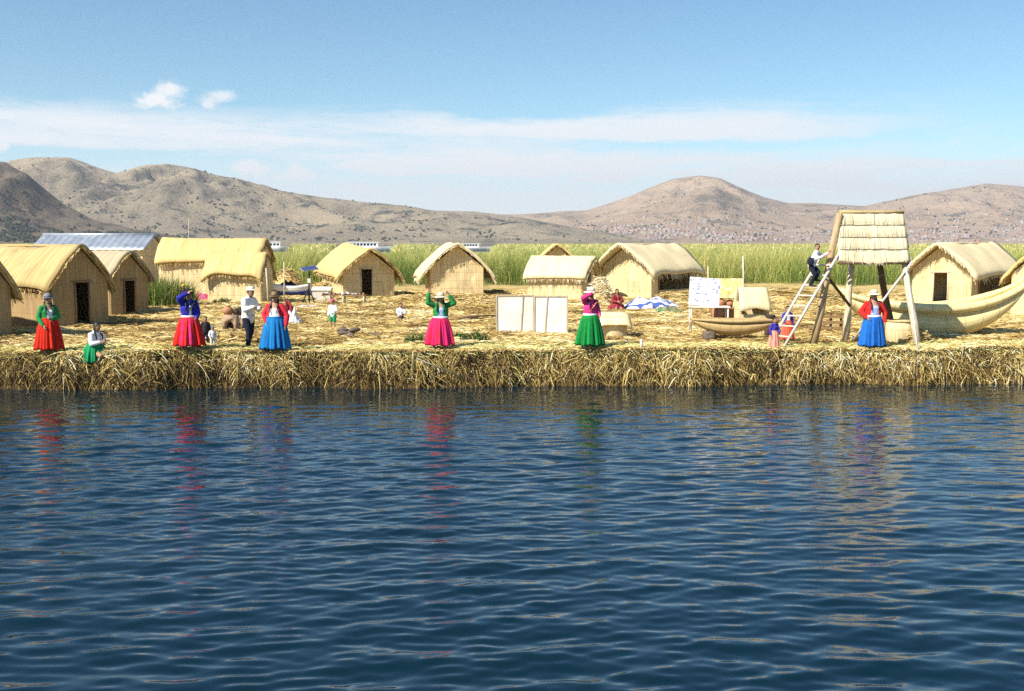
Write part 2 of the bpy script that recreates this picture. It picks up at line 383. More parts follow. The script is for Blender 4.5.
# ------------------------------------------------------------------ hills beyond the lake
def interp(pts,x): 
    p=np.array(pts,float); return np.interp(x,p[:,0],p[:,1])
def fbm(x,y,sc,oct=5,seed=0,ridged=False):
    out=np.zeros(x.shape); amp=1; tot=0
    fl=np.stack([x.ravel(),y.ravel()],1)
    for o_ in range(oct):
        s=sc*2**o_
        vals=np.array([noise.noise((a*s+seed*13.7,b*s+seed*5.1,seed*3.3)) for a,b in fl]).reshape(x.shape)
        out+=amp*((1-2*np.abs(vals)) if ridged else vals); tot+=amp; amp*=.52
    return out/tot
HILLF=[]
def hill(name,label,dist,sky_pts,near,far,seed,mat,jag=1.0):
    azs=np.linspace(-560,1580,520); ts=np.concatenate([np.linspace(near,1,96),np.linspace(1.02,far,14)])
    A,T=np.meshgrid(azs,ts)
    hsky=np.maximum((242-interp(sky_pts,A))/FPX*dist,-6)
    tt=(T-near)/(1-near); up=np.where(T<=1,np.clip(tt,0,1)**1.25,np.clip(1-((T-1)/(far-1))**1.4,0,1))
    D=T*dist; X=(A-512)/FPX*D; Y=D
    sc=1/(dist*.16)
    rg=fbm(X+dist*.03*fbm(X,Y,sc*1.5,2,seed+9),Y*.6,sc*1.5,6,seed,True); nn=fbm(X,Y,sc*6,4,seed+5)
    mid=np.clip(4*tt*(1-tt),0,1)*(T<=1)
    Z=hsky*up*(1+mid*((.95*(rg-.45)*jag+.20*nn))) + hsky*.012*nn*jag*(T>.96)
    Z=np.where(T<.985,np.minimum(Z,hsky*T*(.985-.05*np.clip(.95-T,0,1))),Z)
    Z=np.where(hsky<=0,-6,Z); Z=np.where(tt<.004,-4,Z)
    ny,nx=A.shape; idx=np.arange(nx*ny).reshape(ny,nx)
    q=np.stack([idx[:-1,:-1],idx[:-1,1:],idx[1:,1:],idx[1:,:-1]],axis=2).reshape(-1,4)
    v=np.stack([X,Y,Z],axis=2).reshape(-1,3)
    ob=np_mesh(name,v,q,None,mat,smooth=True); tag(ob,label,'hills',kind='structure')
    HILLF.append((azs,ts,Z,dist)); return ob
def hill_mat(name,c1,c2,scrub,s,amt):
    k=NT(name); o=k.obj(); s0=1/s
    a=k.noise(o,s0*6,6,.6); b=k.noise(k.map(o,(1,1,2.5)),s0*40,5,.65); c=k.noise(o,s0*130,3,.6)
    col=k.mix(k.ss(a,.36,.64),c1,c2)
    col=k.mix(k.math('MULTIPLY',k.ss(b,.54,.66),amt),col,scrub)
    d_=k.noise(o,s0*420,4,.7); cl_=k.noise(o,s0*14,3,.6)
    col=k.mix(k.math('MULTIPLY',k.ss(c,.6,.7),amt*.8),col,scrub)
    col=k.mix(k.math('MULTIPLY',k.math('MULTIPLY',k.ss(d_,.54,.64),k.ss(cl_,.45,.62)),k.math('MULTIPLY',amt,.8)),col,scrub)
    col=k.mix(k.math('MULTIPLY',k.ss(d_,.36,.30),.5),col,tuple(min(1,x*1.35) for x in c2))
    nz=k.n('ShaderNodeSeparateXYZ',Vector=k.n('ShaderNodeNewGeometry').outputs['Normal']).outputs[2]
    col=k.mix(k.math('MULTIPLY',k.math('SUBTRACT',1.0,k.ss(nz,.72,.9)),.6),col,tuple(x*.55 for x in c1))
    return k.done(col,.95,k.bump(k.math('ADD',b,k.math('MULTIPLY',d_,.5)),.8,s*.006),.1)
HA=[(-760,120),(-300,135),(-60,150),(0,160),(30,172),(65,201),(95,218),(140,228),(200,238),(260,246),(1800,250)]
HB=[(-760,190),(-300,180),(-60,172),(0,166),(15,161),(40,157.5),(75,158),(100,167),(120,173),(150,166),(172,164),(190,167),(215,174),(250,181),(285,191),(325,197),(370,202),(400,205),(435,210),(475,211),(512,215),(560,224),(620,234),(700,246),(1800,250)]
HC=[(-760,220),(300,225),(470,214),(512,214),(542,213),(587,210),(612,202),(642,191),(672,179),(697,175.5),(717,178),(737,187),(762,197),(787,203),(812,203),(862,206),(902,197),(937,191),(982,183.5),(1012,186),(1040,190),(1150,200),(1400,190),(1780,205)]
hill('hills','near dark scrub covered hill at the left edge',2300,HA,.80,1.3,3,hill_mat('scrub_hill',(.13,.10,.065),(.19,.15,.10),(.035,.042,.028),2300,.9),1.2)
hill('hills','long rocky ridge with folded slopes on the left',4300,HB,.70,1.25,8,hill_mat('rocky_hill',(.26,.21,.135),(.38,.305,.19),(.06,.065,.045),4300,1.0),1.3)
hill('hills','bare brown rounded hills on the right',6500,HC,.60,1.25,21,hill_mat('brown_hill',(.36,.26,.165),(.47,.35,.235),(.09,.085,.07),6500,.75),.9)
def hill_z(h,px,t):
    azs,ts,Z,dist=HILLF[h]; i=min(max(np.searchsorted(ts,t),1),len(ts)-1); j=min(max(np.searchsorted(azs,px),1),len(azs)-1)
    u=(t-ts[i-1])/(ts[i]-ts[i-1]); w=(px-azs[j-1])/(azs[j]-azs[j-1])
    z=(Z[i-1,j-1]*(1-u)*(1-w)+Z[i,j-1]*u*(1-w)+Z[i-1,j]*(1-u)*w+Z[i,j]*u*w)
    return V((px-512)/FPX*dist*t,dist*t,z)
def far_details():
    # the town at the foot of the hills: far-off specks that read as one mass
    mb=MB(); r=random.Random(4); mats=[plain('far_white_wall',(.44,.385,.34),None,.01,.9,0),plain('far_brick_wall',(.42,.25,.18),None,.01,.9,0),plain('far_tin_roof',(.45,.42,.42),None,.01,.7,0)]
    n=0
    while n<2000:
        h=2; px=r.choice([r.uniform(330,520),r.uniform(560,1100),r.gauss(700,60),r.gauss(990,70),r.gauss(610,30)])
        t=.605+abs(r.gauss(0,.07))+(.03 if px>850 else 0)*r.random()
        if noise.noise((px*.02,t*40,1))<-.08: continue
        p=hill_z(h,px,t); p.z=max(p.z,1.5); w=r.uniform(6,14); d=r.uniform(6,11); hh=r.uniform(3,6)
        Mz=Matrix.Rotation(r.uniform(0,PI),3,'Z'); c=r.choice([0,0,0,1,1,2])
        mb.box(p+V(0,0,hh/2-1),(w,d,hh+2),Mz,c); mb.box(p+V(0,0,hh+.6),(w*1.05,d*1.05,1.2),Mz,r.choice([1,2]),taper=.6); n+=1
    tag(mb.build('far_town',mats,smooth=False),'pale specks of a town along the foot of the far hills','town',kind='stuff')
    # scrub and trees on the far slopes
    mb=MB(); tm=strand_mat('far_foliage',[(0,(.018,.028,.016)),(.5,(.035,.048,.026)),(1,(.06,.07,.035))],.9)
    for i in range(5200):
        if i<2000: h=0; px=r.gauss(70,90); t=.81+abs(r.gauss(0,.06)); s=r.uniform(1.5,5)
        elif i<3600: h=1; px=r.gauss(260,150); t=.72+abs(r.gauss(0,.12)); s=r.uniform(2,6)
        else: h=2; px=r.uniform(470,1150); t=.62+abs(r.gauss(0,.14)); s=r.uniform(2,7)
        if px>260 and h==0 or t>1: continue
        if noise.noise((px*.03,t*30,h))<.05: continue
        p=hill_z(h,px,t)
        if p.z<2: continue
        for q in range(3):
            c=p+V(r.uniform(-.6,.6)*s,r.uniform(-.6,.6)*s,s*r.uniform(.25,.7))
            mb.ball(c,(s*r.uniform(.4,.7),s*r.uniform(.4,.7),s*r.uniform(.35,.65)),n=6,m=4,tone=r.random(),jit=.25)
    tag(mb.build('hillside_scrub',tm,smooth=False),'dark scrub and trees scattered over the far slopes','scrub',kind='stuff')
far_details()

# ------------------------------------------------------------------ the floating island of trampled reeds
def island():
    ys=np.concatenate([[-.25,-.12,0,.12,.3,.55],np.arange(.8,12,.35),np.arange(12.5,50,1.0)])
    xs=np.concatenate([np.arange(-60,-22,2.0),np.arange(-22,26,.3),np.arange(26,60.1,2.0)])
    mb=MB(); g=[]; uvg=[]
    for q in ys:
        row=[]; ur=[]
        for x in xs:
            y=ye(x)+q; z=gz(x,y)
            if q<=.12: z={-.25:-.6,-.12:.25,0.:.62,.12:.78}[round(float(q),2)]
            n=noise.noise((x*1.7,y*1.7,0))*.05+noise.noise((x*5,y*5,3))*.025
            row.append((x,y+(n*2 if q<.2 else 0),z+n)); ur.append((x,y))
        g.append(row); uvg.append(ur)
    mb.sheet(g,uvg)
    k=NT('trampled_reeds'); o=k.obj()
    a=k.noise(k.map(o,(1,1,1)),.9,5,.6); b=k.noise(k.map(o,(9,20,9)),1.0,5,.7,1.2); c=k.noise(k.map(o,(26,12,26)),1.0,4,.7,1.5)
    col=k.ramp(k.math('ADD',k.math('MULTIPLY',b,.55),k.math('MULTIPLY',c,.45)),[(.3,(.20,.12,.035)),(.45,(.50,.36,.125)),(.62,(.68,.54,.25))])
    col=k.mix(k.math('MULTIPLY',k.ss(a,.46,.66),.7),col,(.20,.12,.045))
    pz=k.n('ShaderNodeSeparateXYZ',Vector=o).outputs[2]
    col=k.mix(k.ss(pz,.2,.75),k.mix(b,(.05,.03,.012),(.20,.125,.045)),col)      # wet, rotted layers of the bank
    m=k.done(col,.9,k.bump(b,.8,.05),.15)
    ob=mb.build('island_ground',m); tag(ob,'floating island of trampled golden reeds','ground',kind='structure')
island()
def loose_straw():
    r=RNG; N=85000
    d=27+36*r.random(N)**1.7; x=(r.random(N)-.5)*2*(d*.52+1.5)
    y=np.maximum(d,ye_np(x)+.05*r.random(N)); z=np.array([gz(a,b) for a,b in zip(x,y)])
    L=r.uniform(.12,.42,N)*(1+.012*(d-27)); an=r.normal(0,1.0,N)+np.where(r.random(N)<.25,PI/2,0)
    dx,dy=np.cos(an)*L/2,np.sin(an)*L/2; til=r.normal(0,.10,N)*L; lift=r.uniform(.03,.085,N)
    p=np.stack([np.stack([x-dx,y-dy,z+lift-til/2],1),np.stack([x,y,z+lift+.03*r.random(N)],1),np.stack([x+dx,y+dy,z+lift+til/2],1)],1)
    w=r.uniform(.004,.011,N)*(1+.03*(d-27)); pn=np.array([noise.noise((a*.45,b*.45,1))+.6*noise.noise((a*1.7,b*1.2,6)) for a,b in zip(x,y)])
    tone=np.clip(r.normal(.61,.18,N)+.46*pn,0,1)
    v,q,t,uv=strand_arrays(p,w,tone,3)
    tag(np_mesh('loose_straw',v,q,t,M['strand'],uv),'loose dry reed stems littering the island','straw',kind='stuff')
    # fresher cut reeds laid along the lip
    N=16000; x=r.uniform(-24,24,N); y=ye_np(x)-.06+1.5*r.random(N)**1.6; z=np.array([gz(a,b) for a,b in zip(x,y)])+r.uniform(.03,.13,N)-.10*np.clip((ye_np(x)+.1-y)/.15,0,1)
    L=r.uniform(.15,.5,N); an=r.normal(0,.6,N); dx,dy=np.cos(an)*L/2,np.sin(an)*L/2*.6
    p=np.stack([np.stack([x-dx,y-dy,z-.02],1),np.stack([x,y,z+.02],1),np.stack([x+dx,y+dy,z-.02],1)],1)
    pn=np.array([noise.noise((a*.4,b*.9,11)) for a,b in zip(x,y)])
    v,q,t,uv=strand_arrays(p,r.uniform(.004,.010,N),np.clip(r.normal(.62,.2,N)+.3*pn+.08*np.clip(x/10,-1,1),0,1),3)
    tag(np_mesh('fresh_reeds',v,q,t,M['fresh'],uv),'yellow green cut reeds laid along the lip of the island','reeds',kind='stuff')
    # stems hanging over the water's edge
    N=52000; x=r.uniform(-24,24,N); e=ye_np(x)
    z0=np.where(r.random(N)<.45,G+r.uniform(-.10,.09,N),r.uniform(.10,.85,N)); y0=e+np.where(z0>.74,r.uniform(-.10,.30,N),r.uniform(-.20,.02,N))
    L=r.uniform(.12,.46,N)*np.where(r.random(N)<.06,1.7,1); an=r.normal(0,.5,N); out=r.uniform(.02,.55,N); sag=r.uniform(.3,1.15,N)
    ts=np.linspace(0,1,5)[None,:]
    side=np.sin(an)*L
    px_=x[:,None]+side[:,None]*ts; py_=y0[:,None]-(L*out*.75)[:,None]*ts*(1.2-.4*ts)
    pz_=z0[:,None]+.05*ts-(L*sag)[:,None]*ts**1.6
    pz_=np.maximum(pz_,-.08+.05*ts)
    clump=.5+.5*np.sin(x*1.3+2*np.sin(x*.37)); 
    pn=np.array([noise.noise((a*.55,b*1.6,3))+.7*noise.noise((a*2.2,b*3.5,8)) for a,b in zip(x,z0)])
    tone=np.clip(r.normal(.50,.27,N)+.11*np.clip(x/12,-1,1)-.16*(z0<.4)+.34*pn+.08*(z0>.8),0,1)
    w=r.uniform(.004,.0115,N)[:,None]*np.where(r.random(N)<.1,1.7,1)[:,None]*np.linspace(1,.6,5)[None,:]
    v,q,t,uv=strand_arrays(np.stack([px_,py_,pz_],2),w,tone,3)
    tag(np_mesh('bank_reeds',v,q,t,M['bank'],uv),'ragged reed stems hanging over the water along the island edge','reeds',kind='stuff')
loose_straw()

# ------------------------------------------------------------------ standing totora reeds behind the island
def reeds():
    r=RNG; V_,Q_,T_,U_=[],[],[],[]; base=0
    for (y0,y1,N,w,hm) in ((71,100,62000,.0125,2.3),(100,150,36000,.030,2.35),(150,300,24000,.10,2.4),(300,800,22000,.30,2.4)):
        y=y0+(y1-y0)*r.random(N); x=(r.random(N)-.5)*2*(y*.58+6)
        front=70+3*np.sin(x*.13)+1.5*np.sin(x*.41+1); ok=y>front; x,y=x[ok],y[ok]; n=len(x)
        cl=np.array([noise.noise((a*.11,b*.11,2)) for a,b in zip(x,y)])
        cl2=np.array([noise.noise((a*.5,b*.5,7)) for a,b in zip(x,y)])
        h=hm+.45*cl+.3*cl2+r.normal(0,.22,n); h=np.maximum(h,.7)
        pxs=512+FPX*x/y
        lane=((pxs>263)&(pxs<292)|(pxs>336)&(pxs<398)|(pxs>438)&(pxs<497))
        h=np.where(lane&(y>95),np.minimum(h,np.maximum(3.45-9.2*y/1100,.5)+.1*cl2),h)
        ok=~(lane&(y>185)); x,y,cl,cl2,h=x[ok],y[ok],cl[ok],cl2[ok],h[ok]; n=len(x)
        zb=np.where(y<78,.55,.2)
        lean=r.normal(0,.26,(n,2))
        ts=np.array([0,.4,.75,1.0])
        p=np.stack([x[:,None]+lean[:,:1]*h[:,None]*ts**2,y[:,None]+lean[:,1:]*h[:,None]*ts**2,zb[:,None]+h[:,None]*ts*(1-.12*ts*np.abs(lean).sum(1)[:,None])],2)
        ww=w*r.uniform(.6,1.4,n)[:,None]*np.array([1,.9,.6,.12])[None,:]
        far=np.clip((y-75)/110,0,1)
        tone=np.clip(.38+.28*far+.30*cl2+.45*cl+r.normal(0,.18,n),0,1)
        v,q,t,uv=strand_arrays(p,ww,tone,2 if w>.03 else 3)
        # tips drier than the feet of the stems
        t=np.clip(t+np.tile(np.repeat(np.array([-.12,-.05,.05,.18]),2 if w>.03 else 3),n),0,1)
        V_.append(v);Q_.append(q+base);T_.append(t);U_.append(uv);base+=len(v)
    # matted growth between the stems
    ys=np.concatenate([np.arange(76,130,1.6),np.arange(130,300,6),np.arange(300,860,22)]); us=np.linspace(-1,1,150)
    UU,YY=np.meshgrid(us,ys); X=UU*(YY*.6+8)
    Z=np.array([1.55+.45*noise.noise((a*.11,b*.11,2))+.35*noise.noise((a*.6,b*.6,9)) for a,b in zip(X.ravel(),YY.ravel())]).reshape(X.shape)
    Z+=np.clip((YY-80)/60,0,1)*.75; Z=np.where(YY<78,.1,Z); Z=np.where(YY>845,-.1,Z)
    PX=512+FPX*X/YY; LN=((PX>263)&(PX<292)|(PX>336)&(PX<398)|(PX>438)&(PX<497)); Z=np.where(LN&(YY>180),-.2,np.where(LN,np.minimum(Z,3.3-9.6*YY/1100),Z))
    ny,nx=X.shape; idx=np.arange(nx*ny).reshape(ny,nx)+base
    Q_.append(np.stack([idx[:-1,:-1],idx[:-1,1:],idx[1:,1:],idx[1:,:-1]],axis=2).reshape(-1,4))
    V_.append(np.stack([X,YY,Z],2).reshape(-1,3)); 
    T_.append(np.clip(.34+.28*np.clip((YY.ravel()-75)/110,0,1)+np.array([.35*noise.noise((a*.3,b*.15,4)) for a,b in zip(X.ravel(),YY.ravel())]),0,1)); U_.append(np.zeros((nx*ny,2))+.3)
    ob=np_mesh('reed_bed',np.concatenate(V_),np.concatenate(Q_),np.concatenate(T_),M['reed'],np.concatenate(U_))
    tag(ob,'wide bed of yellow green totora reeds standing behind the island','reeds',kind='stuff')
reeds()

# ------------------------------------------------------------------ reed huts
def roof_grid(L,W,hw,hr,oh,hood,hback,rise,droop,seed,bulge=.04,ns=24,ny=18):
    half=W/2+oh; slope=(hr-hw)/(W/2); g=[]; uvg=[]
    for i in range(ny+1):
        t=i/ny; row=[]; ur=[]
        for j in range(ns+1):
            s=-1+2*j/ns; x=s*half; a=abs(s)
            yf=-L/2-hood*(1-.35*a); yb=L/2+hback*(1-.35*a); y=yf+(yb-yf)*t
            z=hr-slope*(math.sqrt(x*x+.006)-.077)+bulge*math.sin(PI*a)+rise*t-.07*math.sin(PI*t)*(1-.5*a)
            e=(2*t-1); z-=droop*(e**4)*a*a
            z-=max(0,a-.85)**2*half*3.0; x-=s*max(0,a-.88)*.25
            nz=.085*noise.noise((x*.9+seed,y*.8,seed))+.03*noise.noise((x*2.3,y*2.1+seed,2))+.025*noise.noise((x*4,y*4,seed))
            row.append(V(x+.03*noise.noise((y*2,seed,s)),y+.07*noise.noise((x*2.2,seed,t)),z+nz)); ur.append((y,a*half+ (10 if s<0 else 0)))
        g.append(row); uvg.append(ur)
    return g,uvg
def lerp_grid(g,u,v):
    I=len(g)-1;J=len(g[0])-1; u=min(max(u,0),.9999)*I; v=min(max(v,0),.9999)*J; i=int(u); j=int(v); u-=i; v-=j
    return g[i][j]*((1-u)*(1-v))+g[i+1][j]*(u*(1-v))+g[i][j+1]*((1-u)*v)+g[i+1][j+1]*(u*v)
def hut(gx,gy,rz,L,W,hw,hr,label,roof,wall,oh=.35,hood=.45,hback=.25,rise=0.,droop=.12,th=.11,door=None,open_right=False,
        strands=700,group='reed huts of the island',name='reed_hut',metal=False,zoff=0.0,bulge=.04):
    """gx,gy: ground point under the middle of the front gable; rz turns the gable (0 = towards the water)"""
    cx=gx-math.sin(rz)*L/2; cy=gy+math.cos(rz)*L/2; seed=gx*1.3+gy
    root=empty(name,(cx,cy,G-.02+zoff),label,'hut',group,rz)
    slope=(hr-hw)/(W/2)
    def top(x,t): return hr-slope*abs(x)-.03+rise*t
    mb=MB()
    def panel(x0,x1,y,z0f,z1f,t,n):
        for i in range(n):
            a=x0+(x1-x0)*i/n; b=x0+(x1-x0)*(i+1)/n
            rows=5
            for q in range(rows):
                def pt(xx,e):
                    z=z0f+(z1f(xx)-z0f)*e; o_=(.055*noise.noise((xx*1.6+seed,z*1.4,seed+t))+.02*noise.noise((xx*6,z*4,seed)))*math.sin(PI*min(1,e*.9))
                    return (xx,y+o_,z)
                c4=[pt(a,q/rows),pt(b,q/rows),pt(b,(q+1)/rows),pt(a,(q+1)/rows)]
                mb.add(c4,[(0,1,2,3)],0,[(c_[0],c_[2]) for c_ in c4])
    yf,yb=-L/2,L/2
    if door:
        dx,dw,dh=door
        panel(-W/2,dx-dw/2,yf,0,lambda x:top(x,.1),0,6); panel(dx+dw/2,W/2,yf,0,lambda x:top(x,.1),0,6)
        panel(dx-dw/2,dx+dw/2,yf,dh,lambda x:top(x,.1),0,2)
    else: panel(-W/2,W/2,yf,0,lambda x:top(x,.1),0,12)
    panel(-W/2,W/2,yb,0,lambda x:top(x,.95),1,12)
    for sx in (-1,1):
        n=8
        for i in range(n):
            a=yf+L*i/n; b=yf+L*(i+1)/n; zt=hw-.02
            z0=0
            if sx>0 and open_right and 1<=i<=6: zt=.42        # open side behind a low reed sill
            bul=0
            mb.add([(sx*W/2+bul,a,z0),(sx*W/2+bul,b,z0),(sx*W/2,b,zt+rise*(b-yf)/L),(sx*W/2,a,zt+rise*(a-yf)/L)],[(0,1,2,3)],0,[(a,0),(b,0),(b,zt),(a,zt)])
    w=mb.build('wall',M[wall],root,smooth=False)
    bm=bmesh.new(); bm.from_mesh(w.data); bmesh.ops.remove_doubles(bm,verts=bm.verts,dist=.002); bm.to_mesh(w.data); bm.free()
    so=w.modifiers.new('thick','SOLIDIFY'); so.thickness=.07; so.offset=0
    # roof of draped reed mats
    g,uvg=roof_grid(L,W,hw,hr,oh,hood,hback,rise,droop,seed,bulge)
    mb=MB()
    if metal:
        half=W/2+oh
        for sx in (-1,1):
            gg=[];uu=[]
            for i in range(int(L/.09)+1):
                y=-L/2-.2+(L+.4)*i/int(L/.09); c=.022*math.sin(i*PI/2)
                gg.append([V(sx*(a*half),y,hr-slope*a*half+.04+c) for a in (0.02,.25,.5,.75,1.0)]); uu.append([(y,a) for a in (0,.25,.5,.75,1)])
            if sx<0: gg=[r_[::-1] for r_ in gg]
            mb.sheet(gg,uu,.012)
        mb.tube([(0,-L/2-.22,hr+.05),(0,L/2+.22,hr+.05)],.07,8)
        mb.build('roof',M[roof],root)
    else:
        mb.sheet(g,uvg,th,0)
        r=np.random.default_rng(int(abs(seed)*7)%9999); paths=[];rad=[];tn=[]
        for q in range(strands):
            u=r.random(); side=1 if r.random()<.5 else -1; a0=r.random()*.92; ln=r.uniform(.15,.5)
            du=r.normal(0,.012); pts=[]
            for e in (0,.5,1):
                a=a0+ln*e; aa=min(a,1.0); p=lerp_grid(g,u+du*e,.5+side*aa*.5).copy()
                p.z+=.015+.012*r.random(); 
                if a>1: p.z-=(a-1)*W*.35; p.x+=side*(a-1)*W*.10; p.z-=.02
                pts.append(p[:])
            paths.append(pts); rad.append(r.uniform(.006,.014)); tn.append(np.clip(r.normal(.62,.22),0,1))
        for q in range(strands//3):                              # ragged gable edge and eaves
            side=1 if r.random()<.5 else -1
            if r.random()<.6:
                f=0 if r.random()<.75 else 1; a=r.random(); p=lerp_grid(g,f,.5+side*a*.5); 
                dyy=(-1 if f==0 else 1)*r.uniform(.02,.10); pts=[p[:],(p.x+side*.05,p.y+dyy*.6,p.z-.06),(p.x+side*.10,p.y+dyy,p.z-.13*r.random()-.06)]
            else:
                p=lerp_grid(g,r.random(),.5+side*.5); l=r.uniform(.06,.2)
                pts=[(p.x-side*.1,p.y,p.z+.03),(p.x,p.y+r.normal()*.02,p.z-.03),(p.x+side*.06*r.random(),p.y+r.normal()*.03,p.z-l)]
            paths.append(pts); rad.append(r.uniform(.006,.013)); tn.append(np.clip(r.normal(.55,.25),0,1))
        mb.strands(np.array(paths),np.array(rad),tn,3,1)
        mb.build('roof',[M[roof],M['strand_pale'] if roof=='roof_pale' else M['strand']],root)
        rb=MB(); ry=[(0,-L/2-hood+.05,hr+.045),(0,-L/4,hr+.04+rise*.25),(0,0,hr+.035+rise*.5),(0,L/4,hr+.04+rise*.75),(0,L/2+hback-.05,hr+.045+rise)]
        rb.tube(ry,.045,7,jit=.1); rb.build('ridge_roll',M[roof],root)
    if door:
        fb=MB(); dx,dw,dh=door
        for sx in (-1,1): fb.tube([(dx+sx*dw/2,yf-.05,0),(dx+sx*dw/2+.01,yf-.055,dh/2),(dx+sx*dw/2,yf-.05,dh+.03)],.035,7,jit=.08)
        fb.tube([(dx-dw/2-.1,yf-.06,dh+.03),(dx+dw/2+.1,yf-.06,dh+.04)],.03,7)
        fb.build('door_frame',M['wood_pale'] if wall=='wall' else M['wood_brown'],root)
    if open_right:
        for yy in (-L*.36,L*.36):
            pb=MB(); pb.tube([(W/2+.04,yy,0),(W/2+.05,yy,hw)],.04,7); pb.build('post',M['wood_brown'],root)
    return root
def hx(px,d): return (px-512)*d/FPX
HUTS=dict(
 h0=hut(hx(-36,31.3),31.3,R(50),5.4,2.6,1.55,3.3,'old brown reed hut cut off by the left edge of the photo','roof_old','wall_old',oh=.26,hood=.3,door=(0,.6,1.3)),
 h1=hut(hx(80,36),36,R(52),5.4,1.95,1.62,2.66,'large old brown reed hut behind the woman in the red skirt and grey hat','roof_old','wall_old',oh=.22,hood=.25,droop=.2,door=(.05,.5,1.5),strands=1100),
 h2=hut(hx(129,42),42,R(52),4.2,1.6,1.55,2.40,'small grey-brown reed hut with dark doorway, second from left edge','roof_grey','wall_old',oh=.2,hood=.22,door=(0,.46,1.35),strands=800),
 h3=hut(hx(154,60),60,R(88),5.8,3.0,2.5,3.18,'long reed shed under a blue-grey corrugated metal roof','metal','wall',oh=.3,metal=True,name='metal_roofed_shed'),
 h4=hut(hx(262,55),55.6,R(88),4.9,2.5,2.1,2.92,'long golden reed hut rising behind a lower hut','roof_gold','wall',oh=.28,hood=.2,strands=900),
 h5=hut(hx(262,50),51.0,R(86),2.45,1.8,1.62,2.28,'low golden reed hut with arched eave leaning on the longer hut','roof_gold','wall',oh=.3,hood=.12,droop=.38,strands=700),
 h6=hut(hx(370,56.5),56.0,R(26),3.6,2.7,1.4,2.42,'reed hut with open dark doorway behind the market rack and solar panel','roof_gold','wall',oh=.42,hood=.6,rise=.28,door=(-.12,.6,1.45),bulge=.08,droop=.2),
 h7=hut(hx(457,57.5),57.5,R(8),4.2,2.75,1.55,2.66,'wide pale reed hut without a door behind the woman in the magenta skirt','roof_pale','wall',oh=.62,hood=.5,droop=.24,bulge=.10,th=.14),
 h8=hut(hx(588,54),54,R(70),2.7,2.1,1.35,2.06,'pale reed hut with long side to the water behind the white panels','roof_pale','wall',oh=.34,hood=.4,door=(0,.6,1.4),bulge=.08),
 h9=hut(hx(557,65),65,0,3.0,2.6,1.5,2.62,'half hidden reed hut whose peak shows over the hut by the panels','roof_gold','wall',oh=.35),
 h10=hut(hx(627,55.5),55.5,R(-40),4.3,2.9,1.66,2.66,'large pale reed hut with an open shaded side behind the blue tarpaulin','roof_pale','wall',oh=.46,hood=.85,open_right=True,bulge=.07,droop=.2),
 h11=hut(hx(941,49),49,R(-44),5.6,2.6,1.66,2.72,'pale reed hut with dark doorway right of the watchtower','roof_pale','wall',oh=.36,hood=.65,door=(-.02,.66,1.45),open_right=True,bulge=.06,droop=.2),
 h12=hut(hx(1034,41),41,R(-52),3.0,1.7,1.7,2.38,'small reed shelter behind the prow of the large boat at right','roof_gold','wall',oh=.38,hood=.2),
)

# ------------------------------------------------------------------ people
def remeshed(mb,voxel,smooth_it=4):
    o=mb.build('tmp',M['skin']); md=o.modifiers.new('r','REMESH'); md.mode='VOXEL'; md.voxel_size=voxel; md.use_smooth_shade=True
    if smooth_it:
        sm=o.modifiers.new('s','SMOOTH'); sm.factor=.5; sm.iterations=smooth_it
    dg=bpy.context.evaluated_depsgraph_get(); dg.update(); me=bpy.data.meshes.new_from_object(o.evaluated_get(dg))
    bpy.data.objects.remove(o); return me
def attach(me,name,mats,parent,loc=None,rz=0):
    me.materials.clear()
    for m in (mats if isinstance(mats,(list,tuple)) else [mats]): me.materials.append(m)
    if 'tone' not in me.attributes:
        at=me.attributes.new('tone','FLOAT','POINT'); at.data.foreach_set('value',np.full(len(me.vertices),.5,np.float32))
    me.polygons.foreach_set('use_smooth',[True]*len(me.polygons))
    o=bpy.data.objects.new(name,me); C.objects.link(o)
    if parent: o.parent=parent
    if loc is not None: o.location=loc; o.rotation_euler=(0,0,rz)
    return o
STAND=dict(pelvis=(0,0,.53),waist=(0,0,.61),chest=(0,0,.72),sho=(0,.005,.795),neck=(0,.005,.835),head=(0,-.012,.925),
 shoR=(-.105,.005,.79),shoL=(.105,.005,.79),elbR=(-.145,.03,.63),elbL=(.145,.03,.63),wrR=(-.15,-.03,.48),wrL=(.15,-.03,.48),
 hipR=(-.055,0,.50),hipL=(.055,0,.50),kneR=(-.06,-.012,.275),kneL=(.06,-.012,.275),ankR=(-.06,.012,.045),ankL=(.06,.012,.045))
KNEEL=dict(STAND)
for q in ('pelvis','waist','chest','sho','neck','head','shoR','shoL','elbR','elbL','wrR','wrL','hipR','hipL'):
    p=STAND[q]; KNEEL[q]=(p[0],p[1]+.03,p[2]-.40)
KNEEL.update(kneR=(-.075,-.19,.045),kneL=(.075,-.19,.045),ankR=(-.06,.07,.035),ankL=(.06,.07,.035))
